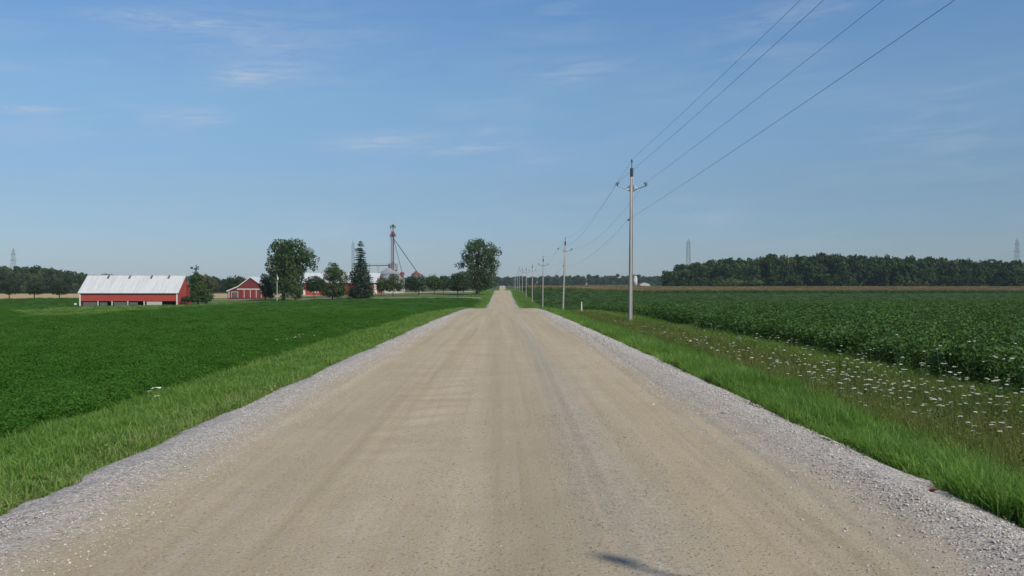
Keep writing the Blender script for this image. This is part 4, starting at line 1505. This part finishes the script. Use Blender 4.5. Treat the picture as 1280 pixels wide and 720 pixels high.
# trim
for sx in (-1, 1):
    q = MB()
    q.box((sx * (hl - .12), -.06, ze / 2), (.34, .3, ze))
    q.build('corner_board', m_white, bn)
for sx in (-1, 1):
    for sy in (0, 1):
        ya, yb = (-.2, Wb / 2) if sy == 0 else (Wb + .2, Wb / 2)
        sl_ = (zr - ze) / (Wb / 2)
        za = ze - sl_ * .2
        q = MB()
        a, b_ = sx * (hl + .02), sx * (hl + .10)
        q.add([(a, ya, za - .28), (a, yb, zr - .28), (a, yb, zr - .02), (a, ya, za - .02), (b_, ya, za - .28), (b_, yb, zr - .28), (b_, yb, zr - .02), (b_, ya, za - .02)],
              [(0, 1, 2, 3), (4, 5, 6, 7), (0, 1, 5, 4), (1, 2, 6, 5), (2, 3, 7, 6), (3, 0, 4, 7)])
        q.build('rake_board', m_white, bn, fixn=True)
# lower storey: dark stalls behind posts and panels
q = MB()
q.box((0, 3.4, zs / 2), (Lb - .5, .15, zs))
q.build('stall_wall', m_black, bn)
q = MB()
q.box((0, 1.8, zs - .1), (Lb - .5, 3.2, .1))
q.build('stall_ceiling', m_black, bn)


def bxx(zx):
    return PX(90 + zx / 7.2, D1) - (x0 + x1) / 2


for zx in (250, 375, 515, 662):
    q = MB()
    q.box((bxx(zx), .12, zs / 2), (.34, .24, zs - .004))
    q.build('post', m_whpan, bn)
for a, b_, m_, dep in ((112, 236, m_conc, .3), (262, 330, m_conc, .4), (388, 500, m_conc, .3), (528, 602, m_conc, .35)):
    q = MB()
    for k in range(5):
        w_ = (bxx(b_) - bxx(a)) / 5
        q.box((bxx(a) + w_ * (k + .5), dep + .01 * (k % 2), zs * .44), (w_ - .03, .06, zs * .88))
    q.build('stall_panel', m_, bn)
q = MB()
for k in range(4):
    w_ = (bxx(820) - bxx(682)) / 4
    q.box((bxx(682) + w_ * (k + .5), .2 + .012 * (k % 2), zs * .47), (w_ - .02, .08, zs * .94))
o = q.build('sliding_door', m_whpan, bn)
tag(o, 'pale whitewashed sliding door')

# small red barn (gable towards the road, lean-to on the left)
D2 = 350.0
k2 = D2 / F


def sx_(zx):
    return PX(230 + zx / 7.2, D2)


def sz_(zy):
    return PZ(290 + zy / 7.2, D2)


xc = sx_(605)
gz = float(ground_z(xc, D2)) - .05
sb = empty('small_barn', (xc, D2, gz), 'small dark red barn with white trim, white roof and lean-to', 'barn')
Lz = 17.0
zb0 = 0.0
A = (sx_(400) - xc, sz_(528) - gz)
B = (sx_(493) - xc, sz_(490) - gz)
Cc = (0.0, sz_(405) - gz)
E = (sx_(708) - xc, sz_(478) - gz)
q = MB()
q.prism([(A[0], 0), (E[0], 0), E, Cc, B, A], 0, Lz)
q.build('body', m_red2, sb, fixn=True)
for (p, r_) in ((A, B), (B, Cc), (Cc, E)):
    dx_, dz_ = r_[0] - p[0], r_[1] - p[1]
    ln = math.hypot(dx_, dz_)
    nx_, nz_ = -dz_ / ln, dx_ / ln
    if nz_ < 0:
        nx_, nz_ = -nx_, -nz_
    e0 = .35 if p is A else 0
    e1 = .35 if r_ is E else 0
    p0 = (p[0] - dx_ / ln * e0, p[1] - dz_ / ln * e0)
    p1 = (r_[0] + dx_ / ln * e1, r_[1] + dz_ / ln * e1)
    q = MB()
    q.prism([(p0[0] + nx_ * .02, p0[1] + nz_ * .02), (p1[0] + nx_ * .02, p1[1] + nz_ * .02), (p1[0] + nx_ * .14, p1[1] + nz_ * .14), (p0[0] + nx_ * .14, p0[1] + nz_ * .14)], -.35, Lz + .35)
    q.build('roof', m_roof, sb, fixn=True)
    q = MB()
    q.prism([(p0[0], p0[1] - .26), (p1[0], p1[1] - .26), (p1[0], p1[1] + .06), (p0[0], p0[1] + .06)], -.42, -.355)
    q.build('rake_board', m_white, sb, fixn=True)


def trim(zx0, zy0, zx1, zy1, nm='trim_board', m_=m_white, pr=.07, th=.08):
    q = MB()
    xa, xb = sx_(zx0) - xc, sx_(zx1) - xc
    za, zb = sz_(zy1) - gz, sz_(zy0) - gz
    q.box(((xa + xb) / 2, -pr, (za + zb) / 2), (abs(xb - xa), th, abs(zb - za)))
    return q.build(nm, m_, sb)


trim(484, 510, 706, 518)
for zx in (551, 604, 656):
    d_ = trim(zx - 24, 522, zx + 24, 590, 'barn_door', simple_mat('door_red', (0.19, 0.034, 0.032), .8, .15, 2, stretch=(6, 6, .4)), .05, .06)
for zx in (549, 604, 657, 702):
    trim(zx - 2, 519, zx + 2, 592)
trim(410, 532, 416, 594)
o = trim(437, 540, 492, 586, 'lean_to_door', m_rust, .05, .06)
for (a, b_, c_, e_) in ((434, 537, 495, 540), (434, 540, 437, 590), (492, 540, 495, 590)):
    trim(a, b_, c_, e_)

# red machine shed with a white roof, behind the trees
D3 = 402.0
x0, x1 = PX(379.5, D3), PX(472.5, D3)
gz = float(ground_z((x0 + x1) / 2, D3)) - .1
ms_ = empty('machine_shed', ((x0 + x1) / 2, D3, gz), 'long red shed with a white roof, half hidden behind the cedar and spruce', 'shed')
L3, W3 = x1 - x0, 13.0
ze, zr = PZ(353, D3) - gz, PZ(341.8, D3 + W3 / 2) - gz
q = MB()
h3 = L3 / 2
q.add([(-h3, 0, 0), (-h3, W3, 0), (-h3, W3, ze), (-h3, W3 / 2, zr), (-h3, 0, ze), (h3, 0, 0), (h3, W3, 0), (h3, W3, ze), (h3, W3 / 2, zr), (h3, 0, ze)],
      [(0, 1, 2, 3, 4), (9, 8, 7, 6, 5), (0, 4, 9, 5), (1, 6, 7, 2), (4, 3, 8, 9), (3, 2, 7, 8), (0, 5, 6, 1)])
q.build('body', m_red, ms_, fixn=True)
sl_ = (zr - ze) / (W3 / 2)
for sy in (0, 1):
    ya, yb = (-.5, W3 / 2) if sy == 0 else (W3 + .5, W3 / 2)
    q = MB()
    za = ze - sl_ * .5 + .05
    q.add([(-h3 - .4, ya, za), (h3 + .4, ya, za), (h3 + .4, yb, zr + .05), (-h3 - .4, yb, zr + .05), (-h3 - .4, ya, za + .14), (h3 + .4, ya, za + .14), (h3 + .4, yb, zr + .19), (-h3 - .4, yb, zr + .19)],
          [(0, 1, 2, 3), (4, 5, 6, 7), (0, 1, 5, 4), (1, 2, 6, 5), (2, 3, 7, 6), (3, 0, 4, 7)])
    q.build('roof', m_roof, ms_, fixn=True)
for pa, pb, nm in ((467.5, 471.5, 'walk_door'), (379.6, 382.2, 'walk_door'), (391, 399, 'window_panel')):
    q = MB()
    xa, xb = PX(pa, D3) - (x0 + x1) / 2, PX(pb, D3) - (x0 + x1) / 2
    z0_, z1_ = (0.1, PZ(355.5, D3) - gz) if pa > 400 else ((.1, 2.2) if nm == 'walk_door' else (1.1, 1.7))
    q.box(((xa + xb) / 2, -.05, (z0_ + z1_) / 2), (xb - xa, .08, z1_ - z0_))
    q.build(nm, m_white, ms_)

# pale low shed under the yard trees
D4 = 405.0
x0, x1 = PX(481, D4), PX(503, D4)
gz = float(ground_z((x0 + x1) / 2, D4))
ls_ = empty('low_shed', ((x0 + x1) / 2, D4, gz), 'low pale shed under the trees in front of the grain bins', 'shed')
q = MB()
q.box((0, 2, 1.3), (x1 - x0, 4, 2.6))
q.build('body', m_whpan, ls_)
q = MB()
q.prism([(-(x1 - x0) / 2 - .3, 2.6), ((x1 - x0) / 2 + .3, 2.6), ((x1 - x0) / 2 + .3, 2.75), (-(x1 - x0) / 2 - .3, 2.75)], -.4, 4.4)
q.build('roof', m_galv, ls_, fixn=True)

# white fuel tank under the trees
D5 = 372.0
xk = PX(522, D5)
gz = float(ground_z(xk, D5))
ft = empty('fuel_tank', (xk, D5, gz), 'small white tank on legs under the yard trees', 'tank')
q = MB()
prof = [(-.9, .12), (-.8, .40), (-.6, .5), (.6, .5), (.8, .40), (.9, .12)]
q.tube([(x_, 0, 1.25) for x_, _ in prof], [r_ for _, r_ in prof], 14)
q.build('tank_body', m_white, ft, True)
for sx in (-.5, .5):
    q = MB()
    q.box((sx, 0, .4), (.12, .7, .8))
    q.build('leg', m_rust, ft)

# ------------------------------------------------------------------ grain handling


def bin_(name, label, px, d_, rad, z_eave, z_top, m_roof_, zb=None, legs=False, neck=.5):
    x_ = PX(px, d_)
    g_ = float(ground_z(x_, d_))
    e = empty(name, (x_, d_, g_), label, 'grain bin')
    q_ = MB()
    ze_, zt_ = z_eave - g_, z_top - g_
    zb_ = 0 if zb is None else zb - g_
    prof_ = []
    nring = max(int((ze_ - zb_) / .55), 2)
    for k_ in range(nring + 1):
        zz = zb_ + (ze_ - zb_) * k_ / nring
        prof_.append((rad * (1.0 if k_ % 2 else .988), zz))
    q_.lathe((0, 0, 0), prof_, 28)
    q_.build('bin_wall', m_galv, e)
    q_ = MB()
    q_.lathe((0, 0, 0), [(rad * 1.04, ze_ - .06), (rad * 1.04, ze_ + .06), (neck, zt_), (neck * .96, zt_ + .35), (.05, zt_ + .5)], 28)
    rf2 = q_.build('bin_roof', m_roof_, e)
    if legs:
        q_ = MB()
        q_.lathe((0, 0, 0), [(.3, zb_ - rad * .9), (rad * .98, zb_)], 20)
        q_.build('hopper', m_galv, e)
        for k_ in range(6):
            a_ = k_ * math.pi / 3
            q_ = MB()
            q_.box((rad * .95 * math.cos(a_), rad * .95 * math.sin(a_), zb_ / 2), (.18, .18, zb_))
            q_.build('leg', m_palest, e)
    return e


def lattice(mb, x, y, z0, z1, w0, w1, nseg, r, cross=True):
    for k in range(nseg):
        za, zb = z0 + (z1 - z0) * k / nseg, z0 + (z1 - z0) * (k + 1) / nseg
        wa, wb = w0 + (w1 - w0) * k / nseg, w0 + (w1 - w0) * (k + 1) / nseg
        ca = [(x + sx * wa / 2, y + sy * wa / 2, za) for sx, sy in ((-1, -1), (1, -1), (1, 1), (-1, 1))]
        cb = [(x + sx * wb / 2, y + sy * wb / 2, zb) for sx, sy in ((-1, -1), (1, -1), (1, 1), (-1, 1))]
        for j in range(4):
            j2 = (j + 1) % 4
            if cross:
                mb.tube([ca[j], cb[j2]], r * .7, 4)
                mb.tube([ca[j2], cb[j]], r * .7, 4)
            mb.tube([cb[j], cb[j2]], r * .7, 4)
    return mb


def legs4(mb, x, y, z0, z1, w0, w1, r):
    for sx, sy in ((-1, -1), (1, -1), (1, 1), (-1, 1)):
        mb.tube([(x + sx * w0 / 2, y + sy * w0 / 2, z0), (x + sx * w1 / 2, y + sy * w1 / 2, z1)], r, 5)
    return mb


DE = 420.0
bin_('grain_bin', 'wide galvanised grain bin with a cone roof behind the yard trees', 486, DE, 5.4, PZ(342.3, DE), PZ(336.8, DE), m_galv, neck=1.4)
bin_('overhead_bin', 'narrow galvanised overhead bin under the elevator leg', 491.5, DE + 9, 2.25, PZ(330.5, DE + 9), PZ(328, DE + 9), m_galv, PZ(337.8, DE + 9), True, .5)
bin_('red_topped_bin', 'small bin with a red cone roof below the long spout', 520.4, DE, 2.25, PZ(343.2, DE), PZ(339.3, DE), m_legred, neck=.4)
# loading hopper with red head
xk = PX(503, DE)
gz = float(ground_z(xk, DE))
lh = empty('loading_hopper', (xk, DE, gz), 'red topped loading tower below the short spout', 'loading tower')
q = MB()
legs4(q, 0, 0, 0, PZ(344.5, DE) - gz, 2.0, 1.7, .09)
lattice(q, 0, 0, 0, PZ(344.5, DE) - gz, 2.0, 1.7, 3, .07)
q.build('frame', m_palest, lh)
q = MB()
z0_, z1_ = PZ(344.5, DE) - gz, PZ(340, DE) - gz
q.lathe((0, 0, 0), [(.5, z0_ - .8), (.95, z0_), (.98, z1_ - .3), (.6, z1_)], 8)
q.build('hopper_box', m_legred, lh)

# elevator leg
xk = PX(491.2, DE + 4)
DL = DE + 4
gz = float(ground_z(xk, DL))
el_o = empty('elevator_leg', (xk, DL, gz), 'tall dark red grain elevator leg with platforms rising above the bins', 'grain elevator')
ztop = PZ(282.5, DL) - gz
q = MB()
q.box((.15, -.28, (ztop - 1) / 2), (.24, .24, ztop - 1))
q.box((.15, .28, (ztop - 1) / 2), (.24, .24, ztop - 1))
q.build('leg_trunk', m_legred, el_o)
q = MB()
legs4(q, -.05, 0, 0, ztop - 2.2, 1.15, 1.0, .05)
lattice(q, -.05, 0, 0, ztop - 2.2, 1.15, 1.0, 17, .04)
q.build('support_frame', m_legred, el_o)
q = MB()
for sx in (-.22, .22):
    q.tube([(-1.05 + sx, -.2, 3), (-1.05 + sx, -.2, ztop - 1.2)], .045, 4)
for k in range(int((ztop - 4) / .6)):
    zz = 3 + .6 * k
    q.tube([(-1.27, -.2, zz), (-.83, -.2, zz)], .03, 4)
    if k % 3 == 0:
        q.tube([(-1.3, -.2, zz), (-1.3, -.75, zz), (-.8, -.75, zz), (-.8, -.2, zz)], .03, 4)
q.build('ladder', m_palest, el_o)
q = MB()
q.box((.1, 0, ztop - .2), (.9, 1.0, .9))
q.lathe((.1, 0, ztop + .2), [(.5, 0), (.42, .35), (.15, .5)], 10)
q.tube([(.45, 0, ztop + .2), (.45, 0, ztop + 1.1)], .05, 5)
q.build('leg_head', m_dark, el_o)


def platform(z_, w_, nm='platform'):
    q_ = MB()
    q_.box((0, 0, z_), (w_, w_, .12))
    for k_ in range(8):
        sx, sy = ((-1, -1), (0, -1), (1, -1), (1, 0), (1, 1), (0, 1), (-1, 1), (-1, 0))[k_]
        q_.tube([(sx * w_ / 2, sy * w_ / 2, z_), (sx * w_ / 2, sy * w_ / 2, z_ + 1.1)], .06, 4)
    for zz in (.55, 1.1):
        h_ = w_ / 2
        q_.tube([(-h_, -h_, z_ + zz), (h_, -h_, z_ + zz), (h_, h_, z_ + zz), (-h_, h_, z_ + zz), (-h_, -h_, z_ + zz)], .055, 4)
    q_.build(nm, m_rust, el_o)


platform(PZ(285.2, DL) - gz, 2.2)
platform(PZ(296, DL) - gz, 2.3)
q = MB()
zd = PZ(292.5, DL) - gz
q.lathe((.15, 0, zd), [(.35, -1.3), (.8, -.6), (.85, .4), (.5, 1.0)], 12)
q.build('distributor', m_legred, el_o)

zq = PZ(298, DL)
for px, py, lab, rr in ((520.4, 338.4, 'long slanting grain spout from the elevator to the red topped bin', .17), (502.6, 339.6, 'shorter steep grain spout from the elevator to the loading tower', .13)):
    q = MB()
    a = Vector((xk + .3, DL, zq))
    b2 = Vector((PX(px, DE), DE, PZ(py, DE)))
    q.tube([a, a.lerp(b2, .5), b2], rr, 8)
    q.tube([b2, b2 + Vector((0, 0, -.9))], rr * 1.3, 8)
    o = q.build('grain_spout', m_dark if rr > .15 else m_rust)
    tag(o, lab, 'grain spout', 'grain spouts')

# conveyor bridge to the leg
zc0, zc1 = PZ(332.4, DE + 6), PZ(329.6, DE + 6)
xa, xb = PX(452, DE + 6), PX(487, DE + 6)
gz = float(ground_z(xa, DE + 6))
cv = empty('conveyor_bridge', (xa, DE + 6, gz), 'level grain conveyor on posts reaching from the spruce to the bins', 'conveyor')
q = MB()
q.box(((xb - xa) / 2, 0, zc0 - gz + .2), (xb - xa, .5, .42))
q.build('conveyor_tube', m_rust, cv)
q = MB()
q.tube([(0, -.4, zc1 - gz), (xb - xa, -.4, zc1 - gz)], .07, 5)
for k in range(9):
    xx = (xb - xa) * k / 8
    q.tube([(xx, -.4, zc0 - gz), (xx, -.4, zc1 - gz)], .045, 4)
q.build('guard_rail', m_palest, cv)
for xx in (0.3, (xb - xa) * .6):
    q = MB()
    legs4(q, xx, 0, 0, zc0 - gz, 1.3, .6, .06)
    lattice(q, xx, 0, 0, zc0 - gz, 1.3, .6, 6, .05)
    q.build('support', m_palest, cv)

# lattice masts and pylons
m_mast = simple_mat('grey_lattice_steel', (0.17, 0.175, 0.18), .5, .08, 2, metal=.4)


def mast(name, label, cat, px, d_, top_py, w0, w1, nseg, r_, arms=(), group=None):
    x_ = PX(px, d_)
    g_ = float(ground_z(x_, d_))
    h_ = PZ(top_py, d_) - g_
    e = empty(name, (x_, d_, g_), label, cat, group)
    q_ = MB()
    legs4(q_, 0, 0, 0, h_ * .94, w0, w1, r_)
    q_.tube([(0, 0, h_ * .93), (0, 0, h_)], r_ * 1.2, 4)
    for sx, sy in ((-1, -1), (1, -1), (1, 1), (-1, 1)):
        q_.tube([(sx * w1 / 2, sy * w1 / 2, h_ * .94), (0, 0, h_ * .985)], r_, 4)
    q_.build('corner_legs', m_mast, e)
    q_ = MB()
    lattice(q_, 0, 0, 0, h_ * .94, w0, w1, nseg, r_)
    q_.build('bracing', m_mast, e)
    for (fr_, half) in arms:
        q_ = MB()
        for sg in (-1, 1):
            q_.tube([(0, -w1 / 2, h_ * fr_), (sg * half, 0, h_ * fr_ + .3)], r_, 4)
            q_.tube([(0, w1 / 2, h_ * fr_), (sg * half, 0, h_ * fr_ + .3)], r_, 4)
            q_.tube([(0, 0, h_ * fr_ + 1.6), (sg * half, 0, h_ * fr_ + .3)], r_, 4)
        q_.build('cross_arm', m_mast, e)
    return e


mast('radio_mast', 'slim grey lattice mast rising beside the spruce tip', 'mast', 441.6, 402, 300.5, 1.2, .9, 16, .032)
mast('lattice_tower', 'grey lattice tower above the left end of the right wood', 'tower', 861, 820, 298, 4.0, 2.4, 12, .085, group='far lattice towers')
mast('transmission_pylon', 'faint pylon above the wood at the right edge', 'pylon', 1275, 900, 296.5, 7, 1.8, 12, .085, ((.86, 3.6), (.72, 4.6)), group='far pylons')
mast('transmission_pylon', 'faint pylon above the wood on the far left', 'pylon', 20, 900, 310, 7, 1.6, 12, .08, ((.84, 3.0), (.70, 3.6)), group='far pylons')

# farm windmill behind the barn tree
dW = 274.0
xk = PX(246.3, dW)
gz = float(ground_z(xk, dW))
wm = empty('windmill', (xk, dW, gz), 'old farm windmill with broken blades behind the barn tree', 'windmill')
zt = PZ(335.2, dW) - gz
q = MB()
legs4(q, 0, 0, 0, zt, 2.4, .25, .05)
lattice(q, 0, 0, 0, zt, 2.4, .25, 8, .035)
q.build('tower', m_dark, wm)
q = MB()
for k in range(6):
    if k in (2, 4):
        continue
    a = k * math.pi / 3 + .5
    ca, sa = math.cos(a), math.sin(a)
    q.add([(.25 + .15 * ca - .08 * sa, -.45, zt + .15 * sa + .08 * ca), (.25 + .15 * ca + .08 * sa, -.40, zt + .15 * sa - .08 * ca),
           (.25 + .85 * ca + .2 * sa, -.36, zt + .85 * sa - .2 * ca), (.25 + .85 * ca - .2 * sa, -.48, zt + .85 * sa + .2 * ca)], [(0, 1, 2, 3)])
o = q.build('blade_wheel', m_dark, wm)
o.modifiers.new('thickness', 'SOLIDIFY').thickness = .02
q = MB()
q.box((.1, -.1, zt), (.35, .6, .3))
q.build('gear_head', m_dark, wm)
q = MB()
q.tube([(.1, .2, zt), (-1.0, .3, zt + .05)], .03, 5)
q.box((-1.35, .3, zt + .05), (.75, .03, .62), .1)
q.build('tail_vane', m_dark, wm)

# yard light pole
dY = 306.0
xk = PX(347.1, dY)
gz = float(ground_z(xk, dY))
yl = empty('yard_light', (xk, dY, gz), 'wooden yard light pole with a white lamp before the big tree', 'yard light')
zt = PZ(343, dY) - gz
q = MB()
q.tube([(0, 0, -.3), (0, 0, zt)], [.16, .12], 10)
q.build('pole', m_pole, yl)
q = MB()
q.tube([(0, -.1, PZ(346, dY) - gz), (.28, -.35, PZ(346.2, dY) - gz)], .04, 6)
q.build('lamp_arm', m_steel, yl)
q = MB()
zl = PZ(348.6, dY) - gz
q.lathe((.3, -.38, zl), [(.16, -.45), (.24, -.3), (.24, .1), (.16, .55), (.06, .7)], 12)
q.build('lamp', m_white, yl)

m_far = simple_mat('dull_grey_roof', (0.24, 0.24, 0.25), .8, .1, 1)
# silo and grey roof far behind the corn
dS = 1150.0
xk = PX(794.3, dS)
gz = float(ground_z(xk, dS)) - .3
si = empty('silo', (xk, dS, gz), 'pale domed silo in front of the horizon wood', 'silo')
zt = PZ(345, dS) - gz
q = MB()
R = 2.6
q.lathe((0, 0, 0), [(R, 0), (R, zt - R)], 20)
q.build('silo_wall', m_whpan, si, True)
q = MB()
q.lathe((0, 0, zt - R), [(R * 1.02, 0), (R * .96, R * .35), (R * .75, R * .7), (R * .4, R * .93), (.1, R)], 20)
q.build('dome', m_roof, si, True)
dS = 1120.0
xa, xb = PX(799.5, dS), PX(813.5, dS)
gz = float(ground_z(xa, dS)) - .2
fs = empty('far_shed', ((xa + xb) / 2, dS, gz), 'low grey roofed shed right of the pale silo', 'shed')
wv = (xb - xa) / 2
q = MB()
zr_ = PZ(353, dS) - gz
q.prism([(-wv * .9, 0), (wv * .9, 0), (wv * .9, zr_ * .6), (0, zr_ * .95), (-wv * .9, zr_ * .6)], 0, 14)
q.build('body', m_whpan, fs, fixn=True)
for sg in (-1, 1):
    q = MB()
    q.prism([(0, zr_), (sg * wv, zr_ * .56), (sg * wv, zr_ * .56 + .15), (0, zr_ + .15)], -.3, 14.3)
    q.build('roof', m_far, fs, fixn=True)

# small white stake in the hay before the long barn
dH = 232.0
xk = PX(97, dH)
gz = float(ground_z(xk, dH))
st_ = empty('field_marker', (xk, dH, gz), 'small white marker standing in the hay before the long barn', 'marker')
q = MB()
q.tube([(0, 0, -.2), (0, 0, 1.0)], .05, 6)
q.build('stake', m_rust, st_)
q = MB()
q.box((0, -.06, 1.15), (.62, .05, .45))
q.build('plate', m_white, st_)

# ------------------------------------------------------------------ haze: one even box of air round everything
mh = bpy.data.materials.new('haze_air')
mh.use_nodes = True
t = mh.node_tree
t.nodes.clear()
pv = N(t, 'ShaderNodeVolumePrincipled')
pv.inputs['Color'].default_value = (0.66, 0.84, 1.0, 1)
pv.inputs['Density'].default_value = 0.000065
pv.inputs['Anisotropy'].default_value = 0.0
ou = N(t, 'ShaderNodeOutputMaterial')
t.links.new(pv.outputs[0], ou.inputs['Volume'])
q = MB()
q.box((0, 2470, 23), (9200, 5160, 62))
hz = q.build('haze', mh)
tag(hz, 'thin pale summer haze lying over the fields', 'haze', None, 'stuff')
